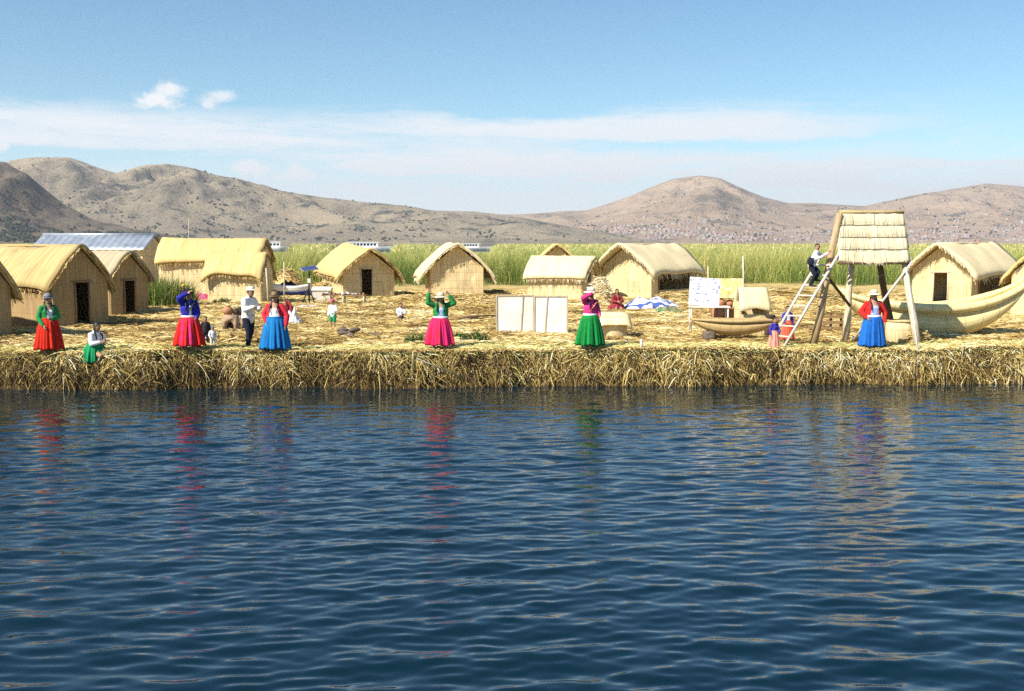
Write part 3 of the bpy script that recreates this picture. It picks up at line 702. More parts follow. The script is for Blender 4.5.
def person(px,py,H,rz,label,J=None,base=STAND,stout=1.0,garb=(),hat=None,braids=True,loc=None,headturn=0.0,palmR=None,palmL=None,child=False,group=None,hairlen=0.0,curl=.5):
    j={k:Vector(v)*H for k,v in {**base,**(J or {})}.items()}
    if loc is None:
        loc=P(px,py+2); yn=max(loc.y,ye(loc.x)+.10); loc.x*=yn/loc.y; loc.y=yn; loc.z=gz(loc.x,loc.y)+.01
    hs=1.22 if child else 1.0
    if child: j['head']=j['head']+V(0,0,.012*H)
    st=stout
    b=MB()
    # torso, neck
    pts=[j['pelvis']-V(0,0,.04*H),j['pelvis'],j['waist'],j['chest'],j['sho']]
    b.limb(pts,[.085*st*H,.098*st*H,.088*st*H,.100*st*H,.075*H],16,ell=((1,0,0),.70))
    b.limb([j['sho']-V(0,0,.02*H),j['neck'],j['head']-V(0,0,.03*H)],[.045*H,.033*H,.032*H],10)
    HR=Matrix.Rotation(headturn,3,'Z'); hc=j['head']
    hr=V(.050*hs,.060*hs,.072*hs)*H
    b.ball(hc,hr,HR,18,12)
    b.ball(hc+HR@V(0,-.012*H*hs,-.035*H*hs),(.037*H*hs,.044*H*hs,.040*H*hs),HR)          # jaw
    b.limb([hc+HR@V(0,-.056*H*hs,.008*H),hc+HR@V(0,-.066*H*hs,-.016*H)],[.007*H,.011*H],8)   # nose
    for sx in (-1,1): b.ball(hc+HR@V(sx*.051*H*hs,.006*H,-.004*H),(.008*H,.012*H,.018*H),HR,8,6)
    for s,sx in (('R',-1),('L',1)):
        sh,el,wr=j['sho'+s],j['elb'+s],j['wr'+s]
        b.limb([j['sho']+V(sx*.05*H,0,-.005*H),sh,sh.lerp(el,.5),el],[.040*H,.036*H,.031*H,.025*H],10)
        b.limb([el,el.lerp(wr,.4),wr],[.025*H,.024*H,.0165*H],10)
        # hand: palm, four fingers and a thumb
        d=(wr-el).normalized(); pn=(palmR if s=='R' else palmL)
        pn=Vector(pn) if pn else V(-sx*.6,-.1,.0)-d*0
        pn=(pn-d*pn.dot(d)); pn=pn.normalized() if pn.length>1e-3 else d.orthogonal().normalized()
        sd=d.cross(pn).normalized(); 
        if sd.dot(V(0,-1,0))<0: sd=-sd                  # thumb side forward
        k0=wr+d*.008*H; k1=wr+d*.052*H
        for q in (-.016,-.005,.006,.016): b.limb([k0+sd*q*.7*H,k1+sd*q*H],[.0105*H,.010*H],8)
        for q,(of,ln) in enumerate(((.0205,.040),(.0068,.046),(-.0068,.043),(-.0195,.033))):
            p0=k1+sd*of*.95*H; sp=sd*of*.9
            d1=(d+sp*6*.6+pn*.35*curl).normalized(); d2=(d1+pn*.9*curl).normalized(); d3=(d2+pn*.7*curl).normalized()
            p1=p0+d1*ln*.45*H; p2=p1+d2*ln*.33*H; p3=p2+d3*ln*.24*H
            b.limb([p0-d*.006*H,p1,p2,p3],[.0068*H,.0063*H,.0058*H,.005*H],7)
        t0=wr+d*.014*H+sd*.014*H; t1=t0+(d*.5+sd*.8+pn*.25)*.026*H; t2=t1+(d*.85+sd*.25+pn*.35)*.026*H
        b.limb([t0,t1,t2],[.010*H,.008*H,.0063*H],7)
        # leg and foot
        hp,kn,an=j['hip'+s],j['kne'+s],j['ank'+s]
        b.limb([hp,hp.lerp(kn,.5),kn],[.056*st*H,.046*st*H,.034*H],12)
        b.limb([kn,kn.lerp(an,.35),an],[.033*H,.032*H,.021*H],12)
        fd=(V(0,-1,0) if base is STAND else V(0,1,-.1)).normalized()
        if (J or {}).get('foot'): fd=Vector(J['foot']).normalized()
        b.limb([an+V(0,0,-.012*H),an+fd*.05*H+V(0,0,-.022*H),an+fd*.10*H+V(0,0,-.028*H)],[.026*H,.022*H,.016*H],10)
    me=remeshed(b,.0048*H if H>1.2 else .0055*H,3)
    body=attach(me,'person',[M['skin'],M['eye'],M['lip'],M['hair']],None,loc,rz)
    tag(body,label,'person',group)
    co=np.empty(len(me.polygons)*3,np.float32); me.polygons.foreach_get('center',co); co=co.reshape(-1,3)
    HRi=np.array(HR.inverted()); lc=(co-np.array(hc))@HRi.T/(H*hs)
    mi=np.zeros(len(co),np.int32); fr=lc[:,1]<-.03
    for sx in (-1,1): mi[fr&(((lc[:,0]-sx*.020)/.010)**2+((lc[:,2]-.006)/.0055)**2<1)]=1; mi[fr&(((lc[:,0]-sx*.021)/.014)**2+((lc[:,2]-.021)/.0035)**2<1)]=3
    mi[fr&((lc[:,0]/.018)**2+((lc[:,2]+.040)/.0055)**2<1)]=2
    me.polygons.foreach_set('material_index',mi)
    # hair: cap open at the face, braids down the back
    hb=MB(); n=20
    def cap(r_,z_,a,t):
        return r_,z_
    vs=[];fs=[]
    for i in range(11):
        th=PI*.02+PI*(.58+.0)*i/10
        for q in range(n):
            ph=2*PI*q/n; front=max(0,-math.sin(ph)); tt=min(th,PI*(.58-.31*front**.6)) 
            p=V((hr.x+.007*H)*math.sin(tt)*math.cos(ph),(hr.y+.008*H)*math.sin(tt)*math.sin(ph),(hr.z+.006*H)*math.cos(tt)); vs.append(hc+HR@p)
    fs=[(i*n+q,(i+1)*n+q,(i+1)*n+(q+1)%n,i*n+(q+1)%n) for i in range(10) for q in range(n)]+[tuple(range(n))]
    hb.add(vs,fs)
    if braids:
        for sx in (-1,1):
            hb.tube([hc+HR@(V(sx*.044,.030,-.03)*H),hc+HR@(V(sx*.058,.012,-.085)*H),j['chest']+V(sx*.066*H,-.070*st*H-.016*H,.045*H),j['chest']+V(sx*.062*H,-.078*st*H-.022*H,-.04*H)],[.017*H,.015*H,.012*H,.006*H],8,jit=.12)
    if hairlen:
        hb.limb([hc+HR@(V(0,.03,.0)*H),hc+HR@(V(0,.045,-.05)*H),hc+HR@(V(0,.05,-.05-hairlen)*H)],[.045*H,.045*H,.028*H],12)
    hb.build('hair',M['hair'],body)
    if hat:
        kind,mat=hat[0],hat[1]; tb=MB(); z0=.034*hs; 
        T=HR; c=hc+V(0,0,z0*H)
        rw=.056*hs*H
        if kind=='bowler': pr=[(rw*.9,-.004*H),(rw*1.65,-.012*H),(rw*1.75,.002*H),(rw*1.6,.004*H),(rw*1.03,.004*H),(rw*1.0,.03*H),(rw*.9,.055*H),(rw*.6,.072*H),(rw*.05,.076*H)]
        elif kind=='brim': pr=[(rw*.9,-.006*H),(rw*2.0,-.022*H),(rw*2.1,-.014*H),(rw*1.95,-.010*H),(rw*1.08,.006*H),(rw*1.02,.035*H),(rw*.92,.06*H),(rw*.55,.066*H),(rw*.05,.062*H)]
        elif kind=='knit': pr=[(rw*1.12,-.02*H),(rw*1.16,-.004*H),(rw*1.1,.02*H),(rw*.9,.045*H),(rw*.5,.06*H),(rw*.05,.066*H)]
        else: pr=[(rw*1.08,-.01*H),(rw*1.1,.005*H),(rw*1.05,.025*H),(rw*.85,.043*H),(rw*.5,.052*H),(rw*.05,.055*H)]
        tb.lathe(pr,24,c,HR,sy=1.12)
        if kind=='cap':
            g=[[c+HR@V(math.sin(a)*rw*1.0,-math.cos(a)*rw*1.12-e*.05*H*math.cos(a)**.5,.004*H-e*.014*H) for e in (0,.5,1)] for a in [x*.26 for x in range(-5,6)]]
            tb.sheet(g,[[(0,0)]*3]*11,.004*H)
        hobj=tb.build('hat',mat,body)
        if kind in('bowler','brim'):
            rb=MB(); rb.lathe([(rw*1.075,.008*H),(rw*1.06,.020*H)],24,c,HR,sy=1.12); rb.build('hat_band',hat[2] if len(hat)>2 else M['shoe'],hobj)
    for gm in garb:
        kd=gm[0]
        if kd in('jacket','shirt'):
            g=MB(); of=.016*H if kd=='jacket' else .011*H; hem=gm[2].get('hem',-.02) if len(gm)>2 else -.02; slv=gm[2].get('sleeve',.93) if len(gm)>2 else .93
            pts=[j['pelvis']+(j['waist']-j['pelvis'])*hem*8 ,j['waist'],j['chest'],j['sho']+V(0,0,.004*H)]
            g.limb(pts,[.098*st*H+of,.092*st*H+of,.100*st*H+of,.072*H+of*.6],18,ell=((1,0,0),.72))
            for s,sx in (('R',-1),('L',1)):
                sh,el,wr=j['sho'+s],j['elb'+s],j['wr'+s]
                g.limb([j['sho']+V(sx*.05*H,0,-.004*H),sh,sh.lerp(el,.5),el],[.040*H+of*.7,.038*H+of*.8,.034*H+of,.030*H+of*.9],12)
                if slv>.3: g.limb([el,el.lerp(wr,.5),el.lerp(wr,slv)],[.030*H+of*.9,.027*H+of*.9,.021*H+of*.8],12)
            me=remeshed(g,.0085*H,2)
            # open neck (and open front of a jacket)
            bm=bmesh.new(); bm.from_mesh(me); op=gm[2].get('open',0) if len(gm)>2 else 0; nk=j['neck']
            dele=[f for f in bm.faces if (f.calc_center_median()-nk).length<.050*H and f.calc_center_median().z>j['sho'].z]
            if op:
                for f in bm.faces:
                    c=f.calc_center_median()
                    if abs(c.x-j['chest'].x)<op*H*(.55+.45*min(1,abs(j['sho'].z-c.z)/(.2*H))) and c.y<j['chest'].y-.02*H and c.y>j['chest'].y-(.085*st+.025)*H and f.normal.y<-.2: dele.append(f)
            bmesh.ops.delete(bm,geom=list(set(dele)),context='FACES')
            for v_ in bm.verts:
                n_=noise.noise(v_.co*(14/H))+.5*noise.noise(v_.co*(34/H)); v_.co+=v_.normal*n_*.004*H
            bm.to_mesh(me); bm.free()
            attach(me,gm[2].get('name',kd) if len(gm)>2 else kd,gm[1],body)
        elif kd=='skirt':
            o_=gm[2]; zw=o_.get('zw',.60)*H; zh=o_.get('zh',.13)*H; rw=o_.get('rw',.105)*st*H; rh=o_.get('rh',.25)*H; rr=random.Random(px)
            ph=[rr.uniform(0,6.28) for _ in range(6)]; cen=j['waist'].lerp(j['pelvis'],.3); ox,oy=o_.get('off',(0,0))
            def pl(a): return .5*math.cos(13*a+ph[0]+1.2*math.sin(2*a+ph[1]))+.35*math.cos(22*a+ph[2]+math.sin(3*a+ph[3]))+.25*math.cos(5*a+ph[4])
            def fn(r_,z_,a,t): return r_*(1+(.018+.13*t**.8)*pl(a)), z_+(.012*H*math.cos(7*a+ph[5])+.006*H*pl(a))*t
            n=16; prof=[]
            for i in range(n+1):
                t=i/n; prof.append((rw+(rh-rw)*(math.sin(t*PI/2)**.75 if o_.get('bell') else (t**.62)),zw+(zh-zw)*t))
            prof.append((prof[-1][0]*.965,zh+.012*H))
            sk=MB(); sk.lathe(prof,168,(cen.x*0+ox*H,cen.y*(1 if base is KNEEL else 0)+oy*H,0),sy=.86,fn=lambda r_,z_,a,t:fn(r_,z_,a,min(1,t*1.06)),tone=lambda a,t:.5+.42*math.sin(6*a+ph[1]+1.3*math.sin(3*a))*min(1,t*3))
            # lean the whole skirt toward the waist position
            sk.v=[(v_[0]+cen.x*max(0,(v_[2]-zh)/(zw-zh)),v_[1]+(cen.y if base is not KNEEL else 0)*max(0,(v_[2]-zh)/(zw-zh)),v_[2]) for v_ in sk.v]
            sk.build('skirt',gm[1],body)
            wb=MB(); wb.lathe([(rw*1.0,zw-.012*H),(rw*1.05,zw-.004*H),(rw*1.05,zw+.016*H),(rw*.98,zw+.022*H)],40,(cen.x,cen.y,0),sy=.86); wb.build('waistband',o_.get('band',gm[1]),body)
        elif kd=='trousers':
            g=MB(); g.limb([j['pelvis']-V(0,0,.03*H),j['pelvis'],j['waist']-V(0,0,.01*H)],[.09*st*H+.008*H,.104*st*H+.006*H,.095*st*H+.004*H],16,ell=((1,0,0),.72))
            e=gm[2].get('len',.95) if len(gm)>2 else .95
            for s in 'RL':
                hp,kn,an=j['hip'+s],j['kne'+s],j['ank'+s]
                if e>.3: g.limb([hp,hp.lerp(kn,.5),kn,kn.lerp(an,.5),kn.lerp(an,e)],[.062*st*H,.055*st*H,.045*H,.042*H,.038*H],12)
                else: g.limb([hp,hp.lerp(kn,.5),hp.lerp(kn,.85)],[.064*st*H,.060*st*H,.055*H],12)
            me=remeshed(g,.0085*H,2); attach(me,'trousers',gm[1],body)
        elif kd=='bib':      # blouse or apron front that shows in the open jacket
            g=MB(); g.limb([j['pelvis']+V(0,0,gm[2].get('hem',.03)*H if len(gm)>2 else .03*H),j['waist'],j['chest'],j['sho']-V(0,0,.012*H)],[.096*st*H+.008*H,.091*st*H+.010*H,.100*st*H+.010*H,.07*H],18,ell=((1,0,0),.73))
            me=remeshed(g,.0085*H,2)
            bm=bmesh.new(); bm.from_mesh(me)
            for v_ in bm.verts: v_.co+=v_.normal*noise.noise(v_.co*(16/H))*.004*H
            bm.to_mesh(me); bm.free()
            attach(me,gm[2].get('name','blouse') if len(gm)>2 else 'blouse',gm[1],body)
        elif kd=='shoes':
            for s in 'RL':
                an=j['ank'+s]; fd=Vector((J or {}).get('foot',(0,-1,0))).normalized()
                g=MB(); g.limb([an+V(0,0,-.008*H)-fd*.012*H,an+fd*.05*H+V(0,0,-.019*H),an+fd*.105*H+V(0,0,-.026*H)],[.031*H,.026*H,.019*H],10); g.build('shoe',gm[1],body)
        elif kd=='scarf':    # knotted woven cloth hanging from one shoulder across the chest
            g=MB(); c=j['chest']; side=gm[2].get('side',1)
            pa=[]
            for i in range(9):
                t=i/8; x=side*(.085-.15*t)*H; z=j['sho'].z+.02*H-(j['sho'].z-j['waist'].z-.02*H)*t
                dep=(.078*st+.03)*H*math.sqrt(max(.1,1-(x/(.125*st*H))**2)); pa.append(V(c.x+x,c.y-dep,z))
            gg=[[p+V(.03*H*e,-.006*H*(1-e*e)+.015*H*abs(e),.018*H*e) for e in (-1,-.4,.4,1)] for p in pa]
            uu=[[(e,i) for e in range(4)] for i in range(9)]; g.sheet(gg,uu,.012*H); g.build('shawl',gm[1],body)
        elif kd=='bag':
            g=MB(); c=j['waist']+V(gm[2]['x']*H,gm[2].get('y',.03)*H,gm[2].get('z',-.02)*H); g.ball(c,(.045*H,.075*H,.09*H),None,14,9,jit=.05)
            bo=g.build('bag',gm[1],body); g=MB(); g.tube([c+V(0,-.04*H,.07*H),j['chest']+V(-gm[2]['x']*.2*H,-.105*st*H,.03*H),j['sho']+V(-gm[2]['x']*.55*H,0,.045*H),j['chest']+V(0,.1*st*H,.02*H),c+V(0,.04*H,.07*H)],.009*H,6); g.build('strap',gm[1],bo)
    return body

cl={}
for nm,c,c2 in (('green_cardigan',(.03,.24,.06),(.02,.15,.04)),('red_skirt',(.62,.030,.012),(.48,.020,.012)),('white_blouse',(.80,.79,.77),(.68,.68,.70)),('green_skirt',(.012,.24,.085),(.01,.17,.05)),
  ('blue_cardigan',(.025,.030,.34),(.02,.02,.22)),('red_pink_skirt',(.66,.022,.014),(.62,.035,.17)),('magenta_skirt',(.62,.022,.12),(.60,.02,.03)),('cyan_skirt',(.012,.17,.42),(.01,.10,.30)),('red_cardigan',(.60,.030,.05),(.48,.02,.03)),
  ('white_jacket',(.78,.76,.70),(.66,.64,.58)),('navy',(.014,.017,.030),(.02,.024,.045)),('pink_top',(.66,.05,.24),(.60,.035,.07)),('emerald_skirt',(.010,.23,.045),(.006,.13,.03)),('pale_blue_vest',(.38,.46,.72),(.30,.38,.62)),
  ('orange_skirt',(.68,.13,.06),(.60,.09,.05)),('pale_pink_skirt',(.72,.33,.25),(.66,.20,.14)),('violet_top',(.06,.045,.33),(.04,.03,.22)),('green_shorts',(.02,.26,.10),(.02,.18,.07)),('dark_cloth',(.03,.025,.028),(.05,.035,.04)),
  ('maroon_cloth',(.28,.04,.045),(.20,.03,.04)),('blue_skirt',(.015,.13,.46),(.01,.08,.30)),('scarlet_cardigan',(.62,.025,.02),(.5,.02,.02))):
    cl[nm]=cloth(nm,c,c2)
hatm={'grey':cloth('grey_felt',(.20,.21,.24)),'straw':straw_mat('hat_straw',(.55,.45,.26),(.72,.62,.42),(.82,.74,.55),su=60,sv=60,bump=.3),'brown':cloth('brown_felt',(.26,.16,.085)),'black':cloth('black_felt',(.02,.018,.018)),
      'cream':cloth('cream_cotton',(.72,.66,.52)),'pink':cloth('pink_wool',(.62,.09,.20)),'bluegrey':cloth('bluegrey_cotton',(.16,.22,.34)),'yellow':cloth('yellow_wool',(.60,.40,.04))}
k=NT('striped_aguayo'); vv=k.n('ShaderNodeSeparateXYZ',Vector=k.obj()).outputs[2]
fr=k.math('FRACT',k.math('MULTIPLY',vv,11.0)); aguayo=k.done(k.ramp(fr,[(0,(.55,.02,.03)),(.3,(.06,.03,.25)),(.45,(.62,.42,.03)),(.6,(.02,.02,.03)),(.75,(.62,.05,.2)),(.9,(.7,.5,.08))]),.9)

def ring(): pass
people=[]
GRP=None
person(50,356,1.50,R(38),'standing woman in green cardigan, red skirt and grey hat at far left',stout=1.2,hat=('bowler',hatm['grey']),
  J=dict(elbR=(-.155,.0,.62),wrR=(-.115,-.10,.50),elbL=(.155,.0,.63),wrL=(.02,-.135,.615)),palmL=(0,1,0),
  garb=[('bib',cl['white_blouse']),('jacket',cl['green_cardigan'],{'open':.06,'hem':.01,'name':'cardigan'}),('skirt',cl['red_skirt'],{'rh':.225,'zh':.10})])
pb=V(hx(93,27.3),ye(hx(93,27.3))+.04,G-.08)
person(93,362,1.5,R(62),'woman in white sweater and green skirt sitting on the reed edge at left',base=KNEEL,loc=pb,stout=1.1,headturn=R(15),
  J=dict(elbR=(-.14,-.05,.24),wrR=(-.06,-.16,.27),elbL=(.14,-.05,.24),wrL=(.05,-.16,.29),chest=(0,.01,.325),sho=(0,-.005,.40),neck=(0,-.012,.435),head=(0,-.04,.52),shoR=(-.105,-.0,.39),shoL=(.105,-.0,.39)),
  garb=[('shirt',cl['white_blouse'],{'hem':.0,'name':'sweater'}),('skirt',cl['green_skirt'],{'zw':.235,'zh':-.06,'rh':.225,'bell':1})])
person(190,352,1.56,R(30),'woman in blue cardigan and red-pink skirt shading her eyes with raised arm',stout=1.15,headturn=R(15),
  J=dict(elbR=(-.165,-.05,.875),wrR=(-.045,-.10,.955),elbL=(.15,.02,.63),wrL=(.09,-.11,.56)),palmR=(0,.3,-1),hat=('knit',hatm['black']),
  garb=[('bib',cl['white_blouse'],{'hem':-.035}),('jacket',cl['blue_cardigan'],{'open':.025,'hem':.07,'name':'cardigan'}),('skirt',cl['red_pink_skirt'],{'rh':.24,'zh':.11,'zw':.575,'band':cl['white_blouse']}),('scarf',cl['dark_cloth'],{'side':1})])
person(206,345,.78,R(20),'small dark haired child standing behind the toddler in white',child=True,braids=False,
  garb=[('shirt',cl['dark_cloth']),('trousers',cl['navy'])])
person(213,349,.58,R(25),'toddler in white clothes and blue-grey cap beside the red-pink skirt',child=True,braids=False,hat=('cap',hatm['bluegrey']),
  J=dict(elbR=(-.16,-.04,.62),wrR=(-.12,-.12,.55)),garb=[('shirt',cl['white_blouse'],{'hem':-.03}),('trousers',cl['white_jacket'])])
person(249,347,1.64,R(62),'man in white jacket, dark trousers and pale cap facing the woman in blue skirt',stout=1.1,braids=False,hat=('cap',hatm['cream']),
  J=dict(neck=(0,-.03,.83),head=(0,-.06,.915),sho=(0,-.02,.79),chest=(0,-.01,.715),shoR=(-.11,-.015,.785),shoL=(.11,-.015,.785),elbR=(-.155,-.06,.63),wrR=(-.07,-.18,.68),elbL=(.15,-.08,.63),wrL=(.07,-.19,.66),
   kneR=(-.07,-.06,.275),ankR=(-.08,-.06,.045),kneL=(.06,.0,.28),ankL=(.07,.09,.05)),palmR=(0,-.2,-1),
  garb=[('jacket',cl['white_jacket'],{'hem':-.04}),('trousers',cl['navy']),('shoes',M['shoe'])])
person(276,351,1.52,R(-4),'woman in red cardigan, white blouse and bright blue skirt holding her sides',stout=1.3,hat=('bowler',hatm['brown']),
  J=dict(elbR=(-.19,.01,.65),wrR=(-.14,-.07,.53),elbL=(.20,.0,.63),wrL=(.19,-.05,.47)),
  garb=[('bib',cl['white_blouse'],{'hem':.02}),('jacket',cl['red_cardigan'],{'open':.098,'hem':.03,'name':'cardigan'}),('skirt',cl['cyan_skirt'],{'rh':.255,'zh':.085})])
person(333,327,.98,R(-15),'child in white shirt, green shorts and pink knitted hat holding a stick',child=True,braids=False,hat=('knit',hatm['pink']),
  J=dict(elbL=(.15,-.05,.65),wrL=(.17,-.16,.62)),garb=[('shirt',cl['white_blouse'],{'hem':-.03}),('trousers',cl['green_shorts'],{'len':.2})])
person(401,319,1.02,R(20),'dark haired child in white top squatting alone on the straw',base=KNEEL,child=True,braids=False,
  J=dict(elbR=(-.13,-.08,.26),wrR=(-.04,-.17,.22),elbL=(.13,-.08,.26),wrL=(.05,-.17,.24)),garb=[('shirt',cl['white_blouse']),('trousers',cl['dark_cloth'])])
person(441,350,1.50,R(5),'woman in green cardigan and magenta skirt with both arms raised to her hat',stout=1.2,hat=('brim',hatm['straw']),
  J=dict(elbR=(-.215,-.04,.84),wrR=(-.20,-.05,1.0),elbL=(.225,-.04,.83),wrL=(.145,-.06,.955),ankR=(-.12,.012,.045),kneR=(-.09,-.012,.275),head=(.0,-.03,.915)),palmR=(0,-1,0),palmL=(-.6,-1,0),curl=.2,
  garb=[('bib',cl['pale_blue_vest'],{'hem':-.02}),('jacket',cl['green_cardigan'],{'open':.05,'hem':.05,'name':'cardigan'}),('skirt',cl['magenta_skirt'],{'rh':.25,'zh':.12,'zw':.585,'band':cl['white_blouse'],'off':(-.015,0)})])
person(590,350,1.60,R(28),'woman in pink top, bright green skirt and white hat shading her face',stout=1.1,hat=('brim',hatm['cream']),headturn=R(8),
  J=dict(elbR=(-.165,-.05,.86),wrR=(-.04,-.115,.93),elbL=(.15,.0,.64),wrL=(.11,-.10,.58)),palmR=(0,.3,-1),
  garb=[('shirt',cl['pink_top'],{'hem':.05,'name':'blouse'}),('skirt',cl['emerald_skirt'],{'rh':.235,'zh':.105,'zw':.585,'band':cl['white_blouse']}),('scarf',aguayo,{'side':1})])
person(617,308,1.45,R(12),'woman in red sitting behind the low reed box',base=KNEEL,hairlen=.06,braids=True,
  J=dict(elbR=(-.15,-.04,.25),wrR=(-.05,-.16,.24),elbL=(.15,-.04,.25),wrL=(.06,-.16,.25)),garb=[('bib',cl['scarlet_cardigan']),('jacket',cl['maroon_cloth'],{'open':.04,'name':'cardigan'}),('skirt',cl['maroon_cloth'],{'zw':.22,'zh':.01,'rh':.24,'bell':1})])
person(774,348,.86,R(28),'little girl in violet top and pale pink skirt at the foot of the ladder',child=True,hairlen=.02,braids=False,
  J=dict(elbL=(.15,-.05,.62),wrL=(.12,-.14,.56)),garb=[('shirt',cl['violet_top'],{'hem':.03,'name':'jumper'}),('skirt',cl['pale_pink_skirt'],{'rh':.20,'zh':.06})])
person(787,341,1.0,R(10),'girl in violet and white top with orange skirt standing behind the ladder',child=True,braids=False,hairlen=.02,
  J=dict(elbR=(-.15,-.02,.65),wrR=(-.12,-.12,.58)),garb=[('bib',cl['white_blouse']),('jacket',cl['violet_top'],{'open':.06,'hem':.03}),('skirt',cl['orange_skirt'],{'rh':.20,'zh':.10})])
person(872,351,1.54,R(0),'woman in scarlet cardigan, pale blue vest and blue skirt before the watchtower',stout=1.25,hat=('brim',hatm['straw']),
  J=dict(elbR=(-.20,.02,.65),wrR=(-.135,-.07,.56),elbL=(.20,.01,.64),wrL=(.185,-.04,.49)),
  garb=[('bib',cl['pale_blue_vest'],{'hem':.0}),('jacket',cl['scarlet_cardigan'],{'open':.075,'hem':.04,'name':'cardigan'}),('skirt',cl['blue_skirt'],{'rh':.215,'zh':.075,'zw':.575,'band':cl['white_blouse']})])
person(184,309,1.02,R(0),'child in dark clothes and yellow cap beside the tall grass clump',child=True,braids=False,hat=('knit',hatm['yellow']),
  garb=[('shirt',cl['dark_cloth']),('trousers',cl['navy'])])

# ------------------------------------------------------------------ watchtower, ladder and the boy on it
def tower():
    D=30.2
    legs=[((816,347),(835,214)),((846,342),(851,262)),((921,349),(903,214)),((885,340),(879,262))]
    c=V(hx(869,D),D,G)
    root=empty('watchtower',c,'reed watchtower on splayed poles with a pale tiered reed parapet','watchtower')
    B=[V(8.15,29.7,G-.1)-c,V(9.42,31.0,G-.1)-c,V(10.85,29.25,G-.1)-c,V(11.0,31.6,G-.1)-c]
    zt=4.42-G
    T=[PD(839.5,216,29.55)-c,PD(852,262,30.85)-c,PD(904,258,29.6)-c,PD(879,258,31.0)-c]
    T[0].z=zt-.01
    mats=['wood_tan','wood_pale','wood_pale','wood_dark']
    for b,t,m in zip(B,T,mats):
        mb=MB(); mb.tube([b,b.lerp(t,.3)+V(.02,0,0),b.lerp(t,.65)-V(.015,0,0),t],[.105,.10,.092,.08],10,jit=.06); mb.build('pole',M[m],root)
    # platform and the four sloping reed panels
    zb=3.13-G; yb0,yb1=29.45-c.y,30.65-c.y
    def corner(f,z):           # f in 0..3, panel flares outward downwards
        u=(z-zb)/(zt-zb); xl=hx(837,29.5)-c.x+u*.06; xr=hx(908,29.5)-c.x-u*.17
        y0=yb0+u*.14; y1=yb1-u*.14
        return [V(xl,y0,z),V(xr,y0,z),V(xr+.22-u*.1,y1,z),V(xl+.5,y1,z)][f]
    mb=MB(); xl,xr=corner(0,zb).x,corner(1,zb).x
    for i in range(11):
        y=yb0+.06+(yb1-yb0-.12)*i/10; mb.tube([(xl+.04,y,zb+.12),(xr-.04,y,zb+.12)],.035,6,jit=.1)
    mb.build('platform',M['wood_brown'],root)
    tiers=4; r=np.random.default_rng(3)
    for f in range(4):
        mb=MB()
        g=[];uu=[]; NZ=24
        for i in range(29):
            s_=i/28; row=[];ur=[]
            for q in range(NZ+1):
                e=q/NZ; z=zt+.02-(zt-zb+.02)*e
                z-=(.10*math.sin(PI*s_)+.035*noise.noise((s_*13,f*3,2)))*e**3 - .03*noise.noise((s_*9,f,5))*(1-e)**3
                a=corner(f,max(z,zb-.12)); b=corner((f+1)%4,max(z,zb-.12)); n=(b-a).cross(V(0,0,1)).normalized()
                fr=(e*tiers)%1.0; bul=.016*math.sin(PI*fr)**.6+.012*fr
                p=a.lerp(b,s_); p=V(p.x,p.y,z)+n*(.01+bul+.018*noise.noise((s_*10,z*2,f)))
                row.append(p); ur.append((s_*2.1,z))
            g.append(row);uu.append(ur)
        mb.sheet(g,uu,-.04)
        paths=[];rad=[];tn=[]
        for q in range(110):
            s_=r.random(); t=int(r.integers(tiers)); z0=zb+(zt-zb)*t/tiers+r.uniform(-.02,.05); ln=r.uniform(.08,.3)
            a,b=corner(f,z0+ln),corner((f+1)%4,z0+ln); a2,b2=corner(f,z0),corner((f+1)%4,z0); n=(b-a).cross(V(0,0,1)).normalized()
            p=a.lerp(b,s_)+n*.035; p2=a2.lerp(b2,min(1,max(0,s_+r.normal()*.01)))+n*.05-V(0,0,.10*math.sin(PI*s_) if t==0 else 0)
            paths.append([p[:],((p+p2)/2)[:],p2[:]]); rad.append(r.uniform(.003,.007)); tn.append(np.clip(r.normal(.7,.2),0,1))
        mb.strands(np.array(paths),np.array(rad),tn,3,1)
        for t in range(1,tiers):
            z=zb+(zt-zb)*t/tiers+.01; a,b=corner(f,z),corner((f+1)%4,z); n=(b-a).cross(V(0,0,1)).normalized()
            mb.tube([a.lerp(b,e_/8)+n*(.028+.012*noise.noise((e_,t,f)))+V(0,0,.02*noise.noise((e_*.7,t,9))) for e_ in range(9)],.010,5,mat=2)
        mb.build('reed_panel',[M['parapet'],M['strand_pale'],M['frame']],root)
    mb=MB(); z=zt+.03
    ptsr=[corner(f,z) for f in range(4)]; ring=[]
    for f in range(4):
        for s in (0,.33,.67): ring.append(ptsr[f].lerp(ptsr[(f+1)%4],s)+V(0,0,.03*noise.noise((f,s*5,1))))
    ring.append(ring[0]); mb.tube(ring,.05,8,jit=.15); mb.build('rim',M['hull_brown'],root)
    mb=MB(); z=zb-.04; ring=[corner(f,z)+ (corner((f+1)%4,z)-corner(f,z))*s for f in range(4) for s in (0,.33,.67)]; ring.append(ring[0]); mb.tube(ring,.035,8,jit=.1); mb.build('lower_hoop',M['wood_dark'],root)
    mb=MB(); mb.tube([PD(827,276,29.9)-c,PD(850,306,30.6)-c],.04,7); mb.build('brace',M['wood_dark'],root)
    mb=MB(); mb.tube([PD(822,300,30.2)-c,PD(900,268,31.2)-c],.006,5); mb.build('rope',M['wood_white'],root)
    return c
TC=tower()
